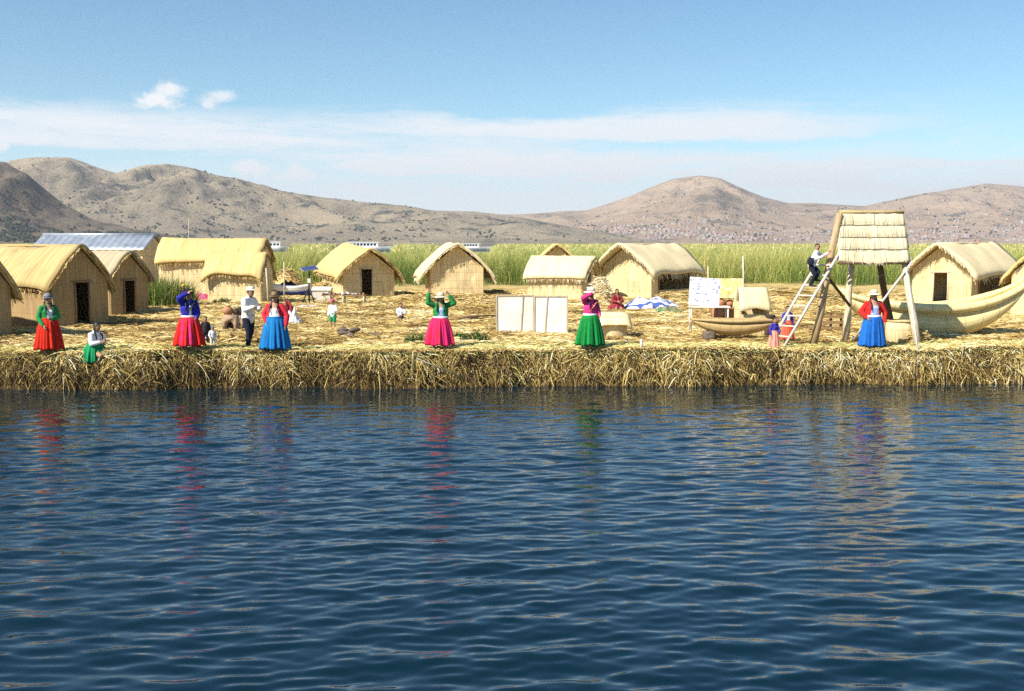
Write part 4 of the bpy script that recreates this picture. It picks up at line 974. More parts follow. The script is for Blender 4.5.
def ladder():
    t1=PD(838,255,29.45); b1=P(784,347,G+.01); t2=PD(812,285,30.0)+ (PD(838,255,29.45)-PD(812,285,30.0))*0.0
    # two rails, the far one parallel to the near one
    b2=P(790,333,G+.01); 
    off=V(-.34,.33,.0); b2=b1+off; t2=t1+off
    root=empty('ladder',(b1+b2)/2,'pale wooden ladder leaning against the watchtower','ladder'); c=root.location
    for b,t in ((b1,t1),(b2,t2)):
        mb=MB(); mb.tube([b-c,b.lerp(t,.5)-c,t-c],[.04,.037,.035],8,jit=.04); mb.build('rail',M['wood_white'],root)
    n=9
    for i in range(1,n):
        s=i/n; mb=MB(); mb.tube([b1.lerp(t1,s)-c,b2.lerp(t2,s)-c],.022,7); mb.build('rung',M['wood_white'],root)
    return b1,t1,b2,t2
LB1,LT1,LB2,LT2=ladder()
mid=lambda s:(LB1.lerp(LT1,s)+LB2.lerp(LT2,s))/2
H=1.22; f1=mid(6/9.); bl=f1.copy(); bl.z-=.03; bl+=V(-.06,-.08,.0)
person(822,283,H,R(58),'boy in white shirt and dark trousers climbing the ladder with a blue bag',loc=bl,braids=False,headturn=R(-60),
  J=dict(pelvis=(0,-.02,.47),waist=(0,-.05,.55),chest=(0,-.09,.66),sho=(0,-.115,.735),neck=(0,-.125,.775),head=(0,-.13,.87),shoR=(-.105,-.11,.73),shoL=(.105,-.11,.73),hipR=(-.055,-.02,.44),hipL=(.055,-.02,.44),
   kneR=(-.07,-.11,.25),ankR=(-.06,-.02,.05),kneL=(.065,-.15,.33),ankL=(.06,-.09,.16),elbR=(-.15,-.17,.62),wrR=(-.13,-.28,.66),elbL=(.14,-.22,.66),wrL=(.12,-.33,.74)),
  garb=[('shirt',cl['white_blouse'],{'hem':.0}),('trousers',cl['navy']),('bag',cl['navy'],{'x':-.13,'y':.02,'z':.0}),('shoes',M['shoe'])])

# ------------------------------------------------------------------ reed boats
def boat(cx,cy,rz,L,wid,z0,h,rise0,rise1,label,mat,name='reed_boat',tip=None,tp=.62):
    root=empty(name,(cx,cy,z0),label,'boat',None,rz)
    def sec(u):
        a=abs(u); rise=(rise0 if u<0 else rise1)*a**2.3; w=wid/2*max(.02,(1-a**2.2))**tp
        hh=h*max(.2,(1-a**2.6)); return rise,w,hh
    def cl_x(u): return u*L/2*(1-.06*abs(u)**3)
    N=40; g=[];uu=[]
    mb=MB(); n=16; vs=[];uv=[];fs=[]
    for i in range(N+1):
        u=-1+2*i/N; rise,w,hh=sec(u)
        for q in range(n):
            an=2*PI*q/n; z=rise+hh*.48*(1+math.sin(an))*.93; y=w*math.cos(an)*(1 if math.sin(an)>0 else .96)
            vs.append(V(cl_x(u),y+.01*noise.noise((u*8,an*2,1)),z)); uv.append((an*wid*.5,(u+1)*L/2))
    fs=[(i*n+q,(i+1)*n+q,(i+1)*n+(q+1)%n,i*n+(q+1)%n) for i in range(N) for q in range(n)]+[tuple(range(n)),tuple(N*n+q for q in range(n-1,-1,-1))]
    mb.add(vs,fs,0,uv); mb.build('hull',M[mat],root)
    for s in (-1,1):
        g=MB(); pts=[];rad=[]
        for i in range(N+1):
            u=-.97+1.94*i/N; rise,w,hh=sec(u); pts.append(V(cl_x(u),s*w*.90,rise+hh*.90)); rad.append(max(.055*wid,.095*wid*(1-abs(u)**3)))
        g.tube(pts,rad,12); g.build('gunwale',M[mat],root)
    if tip:
        g=MB(); rise,w,hh=sec(1); g.lathe([(.015,.42),(.09,.36),(.15,.2),(.13,.05),(.16,0),(.05,-.05)],14,(cl_x(1)-.02,0,rise+.02),fn=lambda r_,z_,a,t:(r_*(1+.12*math.cos(9*a)),z_)); g.build('prow_tassel',M['strand'] if False else cl_tip,root)
    return root
cl_tip=straw_mat('yellow_prow_reeds',(.42,.26,.03),(.62,.42,.06),(.72,.54,.12),su=50,sv=2)
boat(hx(934,33.2),33.2,R(3),6.3,1.5,G-.12,1.06,1.42,1.8,'large golden reed boat beached beside the watchtower','hull',tip=True)
boat(hx(735,31.2),31.2,R(-2),2.66,.62,G+.16,.46,.44,.40,'small brown reed boat propped on a stone block','hull_brown',tp=.72)

# ------------------------------------------------------------------ smaller things on the island
def at(px,py,lift=0.0):
    p=P(px,py); p.z=gz(p.x,p.y)+lift; return p
def rock(px,py,s,label,mat='rock',name='stone',box=False,cat='stone',zr=.7,p=None):
    p=p or at(px,py); mb=MB(); sd=px*.37
    n=16;m=10;vs=[]
    for i in range(m+1):
        th=PI*i/m*.98+.01
        for q in range(n):
            ph=2*PI*q/n; dd=V(math.sin(th)*math.cos(ph),math.sin(th)*math.sin(ph),math.cos(th))
            k_=1+.28*noise.noise(dd*1.6+V(sd,0,0))+.12*noise.noise(dd*4+V(0,sd,0))
            if box: mx=max(abs(dd.x),abs(dd.y),abs(dd.z)); k_*=(.55+.45/ mx)*.8
            vs.append(V(dd.x*s[0]/2*k_,dd.y*s[1]/2*k_,dd.z*s[2]/2*k_+s[2]*.42))
    mb.add(vs,[(i*n+q,(i+1)*n+q,(i+1)*n+(q+1)%n,i*n+(q+1)%n) for i in range(m) for q in range(n)])
    return tag(mb.build(name,M[mat],loc=p,rz=sd),label,cat)
rock(709,341,(.52,.45,.36),'brown stone block under the left end of the small boat',box=True)
rock(767,337,(.42,.4,.40),'dark stone block under the right end of the small boat','soot',box=True)
rock(131,352,(.22,.2,.17),'pale grey stone lying by the seated woman','stone')
def rubble():
    p=at(354,337); root=empty('stone_heap',p,'heap of dark flat stones lying on the straw','stone heap'); r=random.Random(2)
    for i in range(9):
        o=rock(354+i,337,(r.uniform(.25,.45),r.uniform(.2,.3),r.uniform(.10,.16)),None,p=V(r.gauss(0,.28),r.gauss(0,.15),.0+ (0.07*(i%3) if i<6 else 0)))
        del o['category']; o.name='stone'; o.parent=root
rubble()
def straw_pile(px,py,w,d,h,label,n=420,name='reed_heap',mat='strand',pal=.62,cat='reed heap',long=False,group=None,p=None):
    p=p or at(px,py); r=np.random.default_rng(int(px*3+py)); mb=MB()
    nn=22;mm=8;vs=[]
    for i in range(mm+1):
        th=PI/2*i/mm
        for q in range(nn):
            ph=2*PI*q/nn; k_=1+.2*noise.noise((math.cos(ph)*1.5+px,math.sin(ph)*1.5,th*2)); vs.append(V(w/2*math.sin(th)*math.cos(ph)*k_,d/2*math.sin(th)*math.sin(ph)*k_,h*.93*math.cos(th)*k_-.02))
    mb.add(vs,[(i*nn+q,(i+1)*nn+q,(i+1)*nn+(q+1)%nn,i*nn+(q+1)%nn) for i in range(mm) for q in range(nn)],1)
    th=np.arccos(r.random(n)**.8); ph=r.random(n)*2*PI
    c=np.stack([w/2*np.sin(th)*np.cos(ph),d/2*np.sin(th)*np.sin(ph),h*np.cos(th)],1)
    an=r.normal(0,.35 if long else 1.2,n); L=r.uniform(.3,.8,n)*(w*.55 if long else .8)
    dv=np.stack([np.cos(an)*L/2,np.sin(an)*L/2*(.5),r.normal(0,.06,n)-0*an],1)
    dv[:,2]-=0; pths=np.stack([c-dv,c+np.array([0,0,.02]),c+dv],1); pths[:,0,2]-=.03*L; pths[:,2,2]-=.03*L; pths[:,:,2]=np.maximum(pths[:,:,2],.0)
    mb.strands(pths,r.uniform(.008,.018,n),np.clip(r.normal(pal,.2,n),0,1),3,0)
    return tag(mb.build(name,[M[mat],M['roof_gold']],loc=p),label,cat,group)
straw_pile(685,304,2.6,1.4,.55,'heap of cut reeds beside the open side of the large pale hut',long=True)
straw_pile(735,301,2.4,1.5,.62,'heap of cut reeds behind the embroidered cloth stand',long=True)
straw_pile(790,300,5.0,1.6,.62,'long low stack of cut reeds left of the watchtower',n=800,long=True)
straw_pile(845,312,2.2,1.2,.45,'dry reed heap behind the tower legs',long=True)
straw_pile(487,305,1.5,1.0,.40,'mound of reed roots right of the doorless hut')
straw_pile(425,303,1.1,.8,.40,'rounded mound of reeds left of the doorless hut')
straw_pile(600,302,.9,.8,1.2,'tall pale reed bundle standing between two huts',mat='strand_pale')
straw_pile(290,284,1.5,1.2,1.3,'stack of dry reeds beside the white rowing boat',p=V(hx(288,62),62,G))
straw_pile(340,283,1.2,1.0,.7,'pile of reeds against the left of the doorway hut',p=V(hx(322,57),57,G))
# lone log
mb=MB(); a=at(452,323,.07); b=at(497,318,.06); c=(a+b)/2; mb.tube([a-c,(a-c)*.3+V(0,.02,.02),b-c],[.09,.085,.06],10,jit=.1); tag(mb.build('log',M['wood_brown'],loc=c),'brown log lying on the straw behind the magenta skirt','log')
# display panels
def panel(px0,px1,ytop,ybot,label,slant,rails):
    d=P((px0+px1)/2,ybot).y; x0=hx(px0,d); x1=hx(px1,d); w=x1-x0; h=(ybot-ytop)*d/FPX*1.0
    root=empty('white_panel',V((x0+x1)/2,d,gz(x0,d)),label,'panel','white panels standing on the straw',R(slant))
    Mt=Matrix.Rotation(R(-9),3,'X')
    mb=MB(); mb.box((0,.09,h/2),(w-.04,.02,h-.05),Mt); mb.build('board',M['board'],root,smooth=False)
    for sx in (-1,1):
        fb=MB(); fb.box(Mt@V(sx*(w/2-.02),-.015,0)+V(0,.09,h/2),(.05,.045,h),Mt); fb.build('stile',M['frame'],root,smooth=False)
    for z in (h/2-.03,-h/2+.03):
        fb=MB(); fb.box(Mt@V(0,-.013,z)+V(0,.09,h/2),(w-.1,.035,.045),Mt); fb.build('rail',M['frame'],root,smooth=False)
    for q in rails:
        fb=MB(); fb.box(Mt@V(q*w,-.02,0)+V(0,.09,h/2),(.035,.03,h-.1),Mt@Matrix.Rotation(R(4),3,'Y')); fb.build('batten',M['frame'],root,smooth=False)
panel(496,534.5,294,333,'left white wooden panel with slanted batten, standing on the straw',3,(.18,))
panel(533.5,568,295,334,'right white wooden panel with upright batten, beside the green skirt',-2,(-.13,))
# low reed box
def reed_box():
    p=at(613,337); root=empty('reed_box',p,'low square reed box with overhanging lid behind the green skirt','box',None,R(4))
    mb=MB(); mb.lathe([(.40,0),(.42,.1),(.41,.38)],28,sy=.75,fn=lambda r_,z_,a,t:(r_*(.8+.2/max(abs(math.cos(a)),abs(math.sin(a)))),z_)); mb.build('basket_wall',M['wall'],root)
    g=[];uu=[]
    for i in range(13):
        row=[];ur=[]
        for q in range(9):
            x=-.5+i/12; y=-.42+.8*q/8; e=max(0,(abs(x)-.36)/.14); z=.70-.15*e*e-max(0,(-y-.05))*.85+.01*noise.noise((x*9,y*9,2)); row.append(V(x*.98,y,z)); ur.append((x,y))
        g.append(row);uu.append(ur)
    mb=MB(); mb.sheet(g,uu,-.035); mb.build('lid',M['roof_pale'],root)
    mb=MB(); mb.box((0,.05,.5),(.78,.5,.28)); mb.build('inner_wall',M['wall'],root,smooth=False)
reed_box()
# blue and white tarpaulin and green cloth
def tarp(px,py,w,d,h,mat,label,name,seed,cat='tarpaulin'):
    p=at(px,py); g=[];uu=[]
    for i in range(41):
        row=[];ur=[]
        for q in range(25):
            u=i/40*2-1; v=q/24*2-1; e=max(0,1-(u*u)**1.3)*max(0,1-(v*v)); z=h*e**.55*(.72+.55*noise.noise((u*2.2+seed,v*1.6,seed)))+.05*noise.noise((u*7,v*6,seed))*e**.3
            row.append(V(u*w/2*(1+.08*noise.noise((v*3,seed,0))),v*d/2*(1+.1*noise.noise((u*3,seed,4))),max(.015,z))); ur.append((u*w/2,v*d/2))
        g.append(row);uu.append(ur)
    mb=MB(); mb.sheet(g,uu,-.008); return tag(mb.build(name,mat,loc=p),label,cat)
k=NT('blue_white_tarp'); o=k.obj(); w_=k.math('SINE',k.math('ADD',k.math('MULTIPLY',k.n('ShaderNodeSeparateXYZ',Vector=k.uv()).outputs[1],16.0),k.math('MULTIPLY',k.noise(o,2.2,3),10.0)))
M['tarp']=k.done(k.mix(k.ss(w_,.0,.35),(.66,.66,.70),(.06,.10,.34)),.55,None,.3)
tarp(651,309,2.3,1.5,.55,M['tarp'],'crumpled blue and white tarpaulin in front of the open hut','tarpaulin',3)
tarp(668,313,.95,.6,.30,cloth('green_pink_cloth',(.05,.20,.07),(.50,.16,.17)),'small heap of green and pink cloth against the tarpaulin','cloth_heap',9,'cloth')
tarp(307,308,1.2,.7,.16,cloth('pale_pink_cloth',(.62,.47,.44)),'pale pink cloth spread on the straw below the solar panel','cloth_sheet',5,'cloth')
tarp(202,300,1.3,.7,.42,cloth('red_blue_cloth',(.58,.06,.09),(.06,.16,.42)),'red and blue cloth bundle behind the woman shading her eyes','cloth_bundle',7,'cloth')
tarp(546,312,.9,.6,.12,cloth('pale_cloth',(.66,.58,.56)),'pale cloth lying by the wall of the hut behind the panels','cloth_sheet',6,'cloth')
tarp(293,325,.55,.5,.62,cloth('white_sack',(.74,.72,.70)),'white sack slumped beside the bright blue skirt','sack',4,'sack')
tarp(288,313,.5,.4,.6,cl['maroon_cloth'],'dark red bundle behind the shoulder of the woman in white blouse','cloth_bundle',12,'bundle')
# clay stove with pots
def pot(loc,r,label,mat='clay',name='clay_pot'):
    mb=MB(); mb.lathe([(.02,0),(r*.6,.0),(r*.95,r*.45),(r,r*.8),(r*.85,r*1.2),(r*.5,r*1.42),(r*.48,r*1.5),(r*.62,r*1.62),(r*.5,r*1.6),(r*.42,r*1.4)],22,jit if False else (0,0,0))
    return tag(mb.build(name,M[mat],loc=loc),label,'pot')
def stove(px,py,s,label,rz=0,mat='mud'):
    p=at(px,py); root=empty('clay_stove',p,label,'stove',None,rz)
    mb=MB(); w=.42*s; h=.44*s; d=.36*s; vs=[]
    # arch front: body as lathe-like box with fire mouth cut in
    n=9; prof=[]
    for i in range(n+1):
        a=PI*i/n; prof.append((-math.cos(a)*w*.24,math.sin(a)*h*.34+h*.26))
    outer=[(-w/2,0),(-w/2*.97,h*.6),(-w/2*.9,h),(w/2*.9,h),(w/2*.97,h*.6),(w/2,0)]
    inner=[(-w*.24,0)]+prof+[(w*.24,0)]
    loop=outer+inner[::-1]
    fr=[V(x,-d/2,z) for x,z in loop]; bk=[V(x,d/2,z) for x,z in loop]; m=len(loop)
    bm=bmesh.new(); f=bm.faces.new([bm.verts.new(v_) for v_ in fr]); ex=bmesh.ops.extrude_face_region(bm,geom=[f]); bmesh.ops.translate(bm,vec=V(0,d,0),verts=[e for e in ex['geom'] if isinstance(e,bmesh.types.BMVert)])
    bmesh.ops.recalc_face_normals(bm,faces=bm.faces); bmesh.ops.bevel(bm,geom=bm.edges[:],offset=.015*s,segments=2,affect='EDGES')
    me=bpy.data.meshes.new('stove_body'); bm.to_mesh(me); bm.free(); attach(me,'stove_body',M[mat],root)
    mb=MB(); mb.box((0,d*.2,h*.3),(w*.6,d*.4,h*.55)); mb.build('fire_chamber',M['soot'],root,smooth=False)
    return p,h
p,h=stove(231,333,1.15,'pale mud cooking stove with arched mouth, left of the white jacketed man',R(6)); pot(p+V(-.08,0,h),.17,'round clay pot on the pale mud stove')
pot(p+V(.16,.05,h),.11,'small sooty pot on the pale mud stove','soot')
p,h=stove(240,331,1.0,'small darker mud stove half behind the white jacketed man',R(-8)); pot(p+V(.02,0,h),.15,'sooty cooking pot on the small darker stove','soot')
mb=MB(); tag(straw_pile(235,343,1.5,.7,.22,'brown pile of cut reeds before the mud stoves',n=260,pal=.45),None,None)
# stall behind the small boat
def stall():
    D=33.2
    p=V(hx(705,D),D,G); root=empty('display_stand',p,'white display stand with embroidered cloth behind the small boat','stand',None,R(-3))
    k=NT('embroidered_cloth'); o=k.uv(); f=k.n('ShaderNodeTexVoronoi',Vector=o,Scale=9.0).outputs['Distance']; f2=k.noise(o,5,4)
    cm=k.done(k.mix(k.math('MULTIPLY',k.ss(f,.35,.15),k.ss(f2,.36,.52)),(.62,.60,.58),(.10,.14,.38)),.9)
    Mt=Matrix.Rotation(R(-14),3,'X')
    mb=MB(); mb.box((0,.15,1.30),(.92,.025,.86),Mt@Matrix.Rotation(R(4),3,'Y')); mb.build('cloth_board',cm,root,smooth=False)
    mb=MB(); mb.box((.12,-.05,.86),(1.2,.55,.035)); mb.build('table_top',M['board'],root,smooth=False)
    for x,y in ((-.43,-.28),(.66,-.28),(-.43,.18),(.66,.18)):
        mb=MB(); mb.tube([(x,y,0),(x,y,.845)],.024,7); mb.build('leg',M['wood_white'],root)
    mb=MB(); mb.tube([(-.6,-.36,.25),(-.12,-.3,.72)],.018,6); mb.build('brace',M['clay'],root)
    p=V(hx(729,34.4),34.4,G); root=empty('display_stand',p,'stand of yellow patterned weavings beside the embroidered cloth','stand')
    k=NT('yellow_weaving'); o=k.uv(); f2=k.noise(o,7,5); cm2=k.done(k.ramp(f2,[(.3,(.50,.36,.10)),(.5,(.72,.60,.22)),(.62,(.80,.74,.50)),(.7,(.3,.15,.08))]),.9)
    mb=MB(); mb.box((0,0,1.36),(.86,.03,.62),Matrix.Rotation(R(-12),3,'X')); mb.build('weaving',cm2,root,smooth=False)
    for x in (-.4,.4):
        mb=MB(); mb.tube([(x,.05,0),(x,.10,1.62)],.025,7); mb.build('post',M['wood_white'],root)
stall()
p,h=stove(723,331.5,1.7,'orange clay stove standing behind the small boat',0,'clay')
pot(p+V(-.10,0,h),.17,'round orange pot on the left of the clay stove behind the boat'); pot(p+V(.2,.05,h),.14,'smaller orange pot on the right of the clay stove behind the boat')
def mini_hut():
    D=32.6; p=V(hx(752,D),D,G); root=empty('model_hut',p,'miniature pale reed hut with arched opening behind the small boat','model hut',None,R(4))
    g=[];uu=[]
    for i in range(11):
        row=[];ur=[]
        for q in range(13):
            t=q/12; x=-.47+.94*i/10; e=2*t-1; y=e*.42; z=1.42-.03*e*e-max(0,abs(e)-.15)*.60-.16*max(0,abs(e)-.15)**2
            if e<0: z+=.10*(1-abs(x)/.47)*abs(e)
            row.append(V(x*(1-.10*(1-abs(e))),y,z)); ur.append((x,y))
        g.append(row);uu.append(ur)
    mb=MB(); mb.sheet(g,uu,-.045); mb.build('roof',M['roof_pale'],root)
    mb=MB(); 
    for sx in (-1,1): mb.box((sx*.42,0,.52),(.05,.6,1.04))
    mb.box((0,.3,.52),(.8,.05,1.04)); mb.box((0,-.28,.34),(.8,.05,.68)); mb.build('wall',M['wall'],root,smooth=False)
mini_hut()
mb=MB(); p=V(hx(770,32.4),32.4,G); mb.lathe([(.02,0),(.15,0),(.17,.25),(.16,.5),(.12,.56),(.18,.62),(.17,.66),(.02,.68)],18); mb.tube([(.17,0,.5),(.26,0,.45),(.17,0,.3)],.015,6)
tag(mb.build('cooking_pot',M['soot'],loc=p),'dark lidded pot beside the miniature hut','pot')
# big woven basket behind woman in blue skirt
p=at(899,345); root=empty('reed_basket',p,'short barrel shaped reed basket right of the blue skirt','basket')
mb=MB(); mb.lathe([(.30,0),(.36,.15),(.38,.35),(.36,.60),(.33,.62),(.33,.55),(.30,.1)],26); mb.build('basket_wall',M['wall'],root)
mb=MB(); mb.lathe([(.355,.595),(.385,.61),(.37,.645),(.34,.635)],26); mb.build('rim',M['hull_brown'],root)
root2=straw_pile(915,346,.5,.4,.4,'rough reed bundle leaning at the right tower leg',n=120)
# poles
def pole(a,b,r_,label,mat,name='pole'):
    c=Vector(a); mb=MB(); a=V(0,0,0); b=Vector(b)-c; mb.tube([a,b*.5+V(.01,0,.01),b],[r_,r_*.95,r_*.8],8,jit=.04); return tag(mb.build(name,M[mat],loc=c),label,'pole')
pole(P(851,343),PD(912,262,29.3),.035,'long pale pole leaning diagonally across the tower legs','wood_white')
pole(P(918,352),PD(906,268,29.0),.03,'thin whitish pole propped against the right tower leg','wood_white')
pole(at(641,352),at(641,352)+V(0,0,.30),.035,'short pale stake standing at the island edge','wood_white',name='stake')
pole(V(hx(744,34.8),34.8,G),PD(743,256,34.8),.022,'tall thin upright pole behind the weavings','wood_white')
pole(V(hx(284,50),50,G),PD(284,262,50),.03,'thin upright pole before the white rowing boat','wood_pale')
pole(V(hx(268,49.6),49.6,G),PD(266,268,49.6),.04,'short pole at the right corner of the low golden hut','wood_pale')
pole(V(hx(187,70),70,G),PD(189,218,70),.018,'tall thin mast rising behind the long golden hut','wood_pale',name='mast')
pole(V(hx(708,57),57,G),PD(708,266,57),.04,'bare post at the back corner of the open hut','wood_pale')
pole(at(560,343,.03),at(700,341,.03),.022,'long pale pole lying along the island edge','wood_pale')
pole(at(20,350,.03),at(42,348,.03),.025,'short pole lying on the straw at left','wood_brown')
pole(P(170,352,G+.05),P(188,376,.3),.02,'pale reed stalk hanging over the bank below the red-pink skirt','wood_white')
pole(P(418,358,G+.02)+V(0,-.2,0),P(475,382,.05)+V(0,-.25,0),.018,'long pale stalk trailing down to the water','wood_pale')
c0=at(334,327); pole(c0+V(.16,-.12,.60),c0+V(.62,-.25,.28),.010,'thin stick held by the child in green shorts','wood_dark',name='stick')
# pallet steps behind the tower
def pallet():
    p=V(hx(832,34.5),34.5,G); root=empty('wooden_pallet',p,'dark slatted wooden pallet standing behind the tower legs','pallet')
    for i in range(3):
        mb=MB(); mb.box((0,0,.10+i*.18),(.75,.04,.085)); mb.build('slat',M['wood_brown'],root,smooth=False)
    for x in (-.38,0,.38):
        mb=MB(); mb.box((x*.85,.05,.28),(.07,.05,.56)); mb.build('upright',M['wood_dark'],root,smooth=False)
pallet()
# solar panel
def solar():
    D=50; p=V(hx(309,D),D,G); root=empty('solar_panel',p,'dark blue solar panel on a post beside the doorway hut','solar panel')
    k=NT('solar_cells'); uv=k.uv(); s=k.n('ShaderNodeSeparateXYZ',Vector=uv)
    gx=k.math('LESS_THAN',k.math('FRACT',k.math('MULTIPLY',s.outputs[0],9.0)),.06); gy=k.math('LESS_THAN',k.math('FRACT',k.math('MULTIPLY',s.outputs[1],9.0)),.06)
    cm=k.done(k.mix(k.math('MAXIMUM',gx,gy),(.018,.03,.13),(.3,.32,.38)),.18,None,.5)
    Mt=Matrix.Rotation(R(17),3,'X')@Matrix.Rotation(R(30),3,'Z')
    c=V(.03,0,1.6); mb=MB(); hw_,hd=.34,.25
    q=[c+Mt@V(x*hw_,y*hd,.024) for x,y in ((-1,-1),(1,-1),(1,1),(-1,1))]; mb.add(q,[(0,1,2,3)],0,[(0,0),(.7,0),(.7,.5),(0,.5)]); mb.build('cells',cm,root,smooth=False)
    mb=MB(); mb.box(c,(.72,.54,.04),Mt); mb.build('panel_frame',M['metal'],root,smooth=False)
    mb=MB(); mb.tube([(0,.02,0),(0,.02,.8),(.03,0,1.5)],[.04,.035,.03],8); mb.build('post',M['iron'],root)
    for x in (-.3,.28):
        mb=MB(); mb.tube([(x,-.1,0),(0,.02,.75)],.028,7); mb.build('strut',M['iron'],root)
    mb=MB(); mb.box((.02,-.02,1.05),(.14,.10,.2)); mb.build('control_box',M['board'],root,smooth=False)
solar()
# white and blue rowing boat
def rowboat():
    D=55.5; p=V(hx(292,D),D,G+.02); root=empty('rowing_boat',p,'white and blue wooden rowing boat drawn up on the reeds','boat',None,R(4)); L=1.9*1.0
    def bw(u): return .45*(1-max(0,u)**2.2*.9)
    us=[i/24*2-1 for i in range(25)]
    def side(zs,sgn): 
        gg=[[V(u*L/2,sgn*bw(u)*(.45+.55*(z/.58)**.6),z+.10*u*u) for z in zs] for u in us]
        return [r_[::-1] for r_ in gg] if sgn>0 else gg
    mb=MB()
    for sgn in (-1,1): mb.sheet(side((.29,.38,.48,.58),sgn),[[(0,0)]*4]*25,.03)
    mb.box((-L/2,0,.52),(.04,.78,.30)); mb.build('hull',M['white_paint'],root)
    mb=MB(); f0=.45+.55*(.29/.58)**.6
    mb.sheet([[V(u*L/2,bw(u)*f0*v,.29*abs(v)**1.5+.10*u*u) for v in [q/6-1 for q in range(13)]] for u in us],[[(0,0)]*13]*25,.02); mb.build('bottom',M['blue_paint'],root)
    for x in (-.45,.25):
        mb=MB(); mb.box((x,0,.46),(.2,.74,.03)); mb.build('seat',M['wood_brown'],root,smooth=False)
rowboat()
tarp(293,284,.9,.5,.35,cl['dark_cloth'],'dark bundle heaped behind the white rowing boat','cloth_bundle',14,'bundle').location=V(hx(288,57.5),57.5,G+.45)
# market rack
def rack():
    D=49.5; x0,x1=hx(322,D),hx(366,D); p=V((x0+x1)/2,D,G); root=empty('market_rack',p,'low wooden market rack covered with dark souvenirs before the doorway hut','rack',None,R(-3)); w=x1-x0
    mb=MB()
    for i in range(6): mb.box((0,-.22+.09*i,.42),(w,.06,.03))
    mb.build('shelf',M['wood_brown'],root,smooth=False)
    for x in (-w/2+.06,0,w/2-.06):
        for y in (-.2,.2):
            mb=MB(); mb.tube([(x,y,0),(x,y,.41)],.035,7); mb.build('leg',M['wood_pale'],root)
    r=random.Random(8); cols=[cl['dark_cloth'],M['stone'],cl['maroon_cloth'],M['clay'],cl['navy'],M['rock'],cl['white_jacket']]
    for i in range(26):
        mb=MB(); s=r.uniform(.05,.10); kind=r.choice((0,1))
        if kind: mb.lathe([(.01,0),(s*.8,0),(s,s*.7),(s*.6,s*1.3),(s*.7,s*1.6),(s*.05,s*1.5)],12)
        else: mb.ball((0,0,s*.5),(s*1.2,s*.8,s*.6),None,10,6,jit=.12)
        xl=-w/2+.1+(w-.2)*(i%13)/12+r.uniform(-.03,.03); yl=(-.14 if i<13 else .12)
        wp=Matrix.Rotation(R(-3),3,'Z')@V(xl,yl,.436); 
        tag(mb.build('souvenir',r.choice(cols),loc=p+wp),'small dark souvenir on the low market rack','souvenir','souvenirs on the market rack')
rack()
# small crate-like white hutch by the panel
mb=MB(); p=V(hx(322,53),53,G); root=empty('storage_box',p,'small white box with sloping lid between solar panel and doorway hut','box')
mb.box((0,0,.25),(.85,.5,.5)); mb.build('box_body',M['wood_white'],root,smooth=False); mb=MB(); mb.box((0,0,.56),(.95,.6,.06),Matrix.Rotation(R(12),3,'X')); mb.build('lid',M['board'],root,smooth=False)
mb=MB(); p=V(hx(255,0),0,0)
# basket carried on the back behind the green skirt woman: dark bundle
tarp(601,330,.5,.35,.42,cl['dark_cloth'],'dark cloth bundle on the straw behind the green skirt','cloth_bundle',15,'bundle').location=V(hx(598,51.5),51.5,G+.0)

# ------------------------------------------------------------------ plants
def grass_clump(px,py,w,d,h,n,label,name,tone=.45,leafy=False,p=None):
    p=p or at(px,py); r=np.random.default_rng(int(px+py*3)); mb=MB()
    a=r.random(n)*2*PI; q=np.sqrt(r.random(n)); x=np.cos(a)*q*w/2; y=np.sin(a)*q*d/2
    hh=h*r.uniform(.5,1.05,n)*(1-.35*q**2); lx=r.normal(0,.22,n)+x*.35/w; ly=r.normal(0,.2,n)
    ts=np.array([0,.35,.7,1.0])[None,:]
    paths=np.stack([x[:,None]+(lx*hh)[:,None]*ts**1.8,y[:,None]+(ly*hh)[:,None]*ts**1.8,hh[:,None]*ts*(1-.15*ts)],2)
    mb.strands(paths,r.uniform(.007,.016,n)[:,None]*np.array([1,.95,.7,.15])[None,:],np.clip(r.normal(tone,.22,n),0,1),2,0)
    ob=mb.build('stems' if leafy else name,M['leaf'] if leafy else M['reed'])
    if not leafy: ob.location=p; return tag(ob,label,'plant')
    root=empty(name,p,label,'plant'); ob.parent=root
    lm=MB(); vs=[];fs=[]
    for i in range(n*7):
        s=int(r.integers(n)); t=r.uniform(.3,1); c=V(x[s]+lx[s]*hh[s]*t**1.8,y[s]+ly[s]*hh[s]*t**1.8,hh[s]*t*(1-.15*t)); L=r.uniform(.04,.09); an=r.random()*2*PI; u=V(math.cos(an),math.sin(an),r.normal()*.4).normalized(); wv=u.cross(V(0,0,1)).normalized()*L*.32
        lm.add([c,c+u*L*.5+wv,c+u*L+V(0,0,-.02),c+u*L*.5-wv],[(0,1,2,3)],0,None,float(np.clip(r.normal(.6,.25),0,1)))
    lm.build('leaves',M['leaf'],root,smooth=False); return root
grass_clump(163,306,2.8,1.6,1.75,1700,'tall green grass clump left of the long golden hut','grass_clump',.30)
grass_clump(185,304,1.2,1.0,.9,300,'lower green grass clump at the foot of the golden hut','grass_clump',.32)
grass_clump(272,300,.9,.6,.5,120,'small green tuft at the corner of the low golden hut','grass_clump',.5)
grass_clump(415,345,.6,.4,.36,46,'small leafy green plant left of the magenta skirt','leafy_plant',.45,True)
grass_clump(474,343,.72,.5,.46,60,'leafy green plant right of the magenta skirt','leafy_plant',.45,True)
grass_clump(459,341,.4,.4,.28,34,'low green sprout between skirt and leafy plant','leafy_plant',.45,True)
grass_clump(223,305,.8,.5,.35,70,'low green weeds under the golden hut wall','leafy_plant',.45,True)

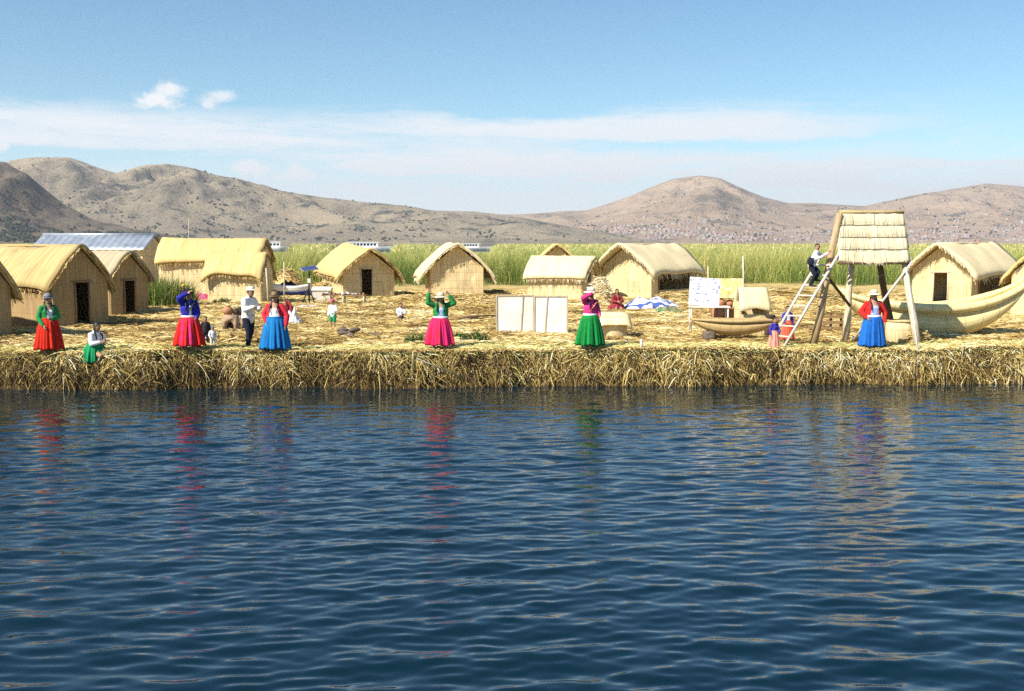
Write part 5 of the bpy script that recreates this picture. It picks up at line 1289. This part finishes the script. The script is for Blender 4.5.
# ------------------------------------------------------------------ motor boats far out among the reeds
def launch(px,d,L,Hh,label,dark=False):
    p=V(hx(px,d),d,-.05); B=min(L*.32,3.2)
    root=empty('motor_boat',p,label,'boat','motor boats moored beyond the reeds')
    mb=MB(); g=[];uu=[]
    for i in range(17):
        u=i/16; w=B/2*(1-max(0,(u-.6)/.4)**2.0*.92); z1=Hh*.38+Hh*.16*u*u
        g.append([V((u-.5)*L,w,z1),V((u-.5)*L*.96,w*.8,0),V((u-.5)*L*.94,0,-.2),V((u-.5)*L*.96,-w*.8,0),V((u-.5)*L,-w,z1)]); uu.append([(u,q) for q in range(5)])
    mb.sheet(g,uu,0); gt=[[r_[0],(r_[0]+r_[4])/2+V(0,0,.04),r_[4]] for r_ in g]; mb.sheet(gt,[[(0,0)]*3]*17,0); mb.build('hull',M['white_paint'],root)
    mb=MB(); mb.box((-.06*L,0,Hh*.64),(L*.62,B*.74,Hh*.5),taper=.93); mb.build('cabin',M['white_paint'],root,smooth=False)
    nw=max(3,int(L/2.2))
    for i in range(nw):
        mb=MB(); mb.box((-.33*L+(i+.5)*.54*L/nw,-B*.362,Hh*.70),(L*.54/nw*.7,.08,Hh*.2)); mb.build('window',M['glass'],root,smooth=False)
    mb=MB(); mb.box((-.06*L,0,Hh*.92),(L*.66,B*.82,Hh*.07)); mb.build('cabin_roof',M['blue_paint'] if dark else M['white_paint'],root,smooth=False)
    mb=MB(); mb.tube([(-.1*L,0,Hh*.94),(-.1*L,0,Hh*1.35)],.05,5); mb.build('mast',M['wood_white'],root)
launch(277,420,7.2,4.0,'white motor boat in the reeds right of the long golden hut')
launch(367,420,19,3.9,'white tour boat whose middle is hidden by the peak of the doorway hut')
launch(468,470,20,3.2,'long low white boat behind the peak of the doorless hut')

# ------------------------------------------------------------------ the air
hm=bpy.data.materials.new('haze_air'); hm.use_nodes=True; nt=hm.node_tree; nt.nodes.remove(nt.nodes['Principled BSDF'])
pv=nt.nodes.new('ShaderNodeVolumePrincipled'); pv.inputs['Color'].default_value=(.86,.88,.97,1); pv.inputs['Density'].default_value=HAZE; pv.inputs['Anisotropy'].default_value=.2
nt.links.new(pv.outputs[0],nt.nodes['Material Output'].inputs['Volume'])
mb=MB(); mb.box((0,4900,256),(20800,10600,530)); hz_=mb.build('haze',hm,smooth=False); tag(hz_,'thin pale air between the lake and the hills','haze',kind='stuff')
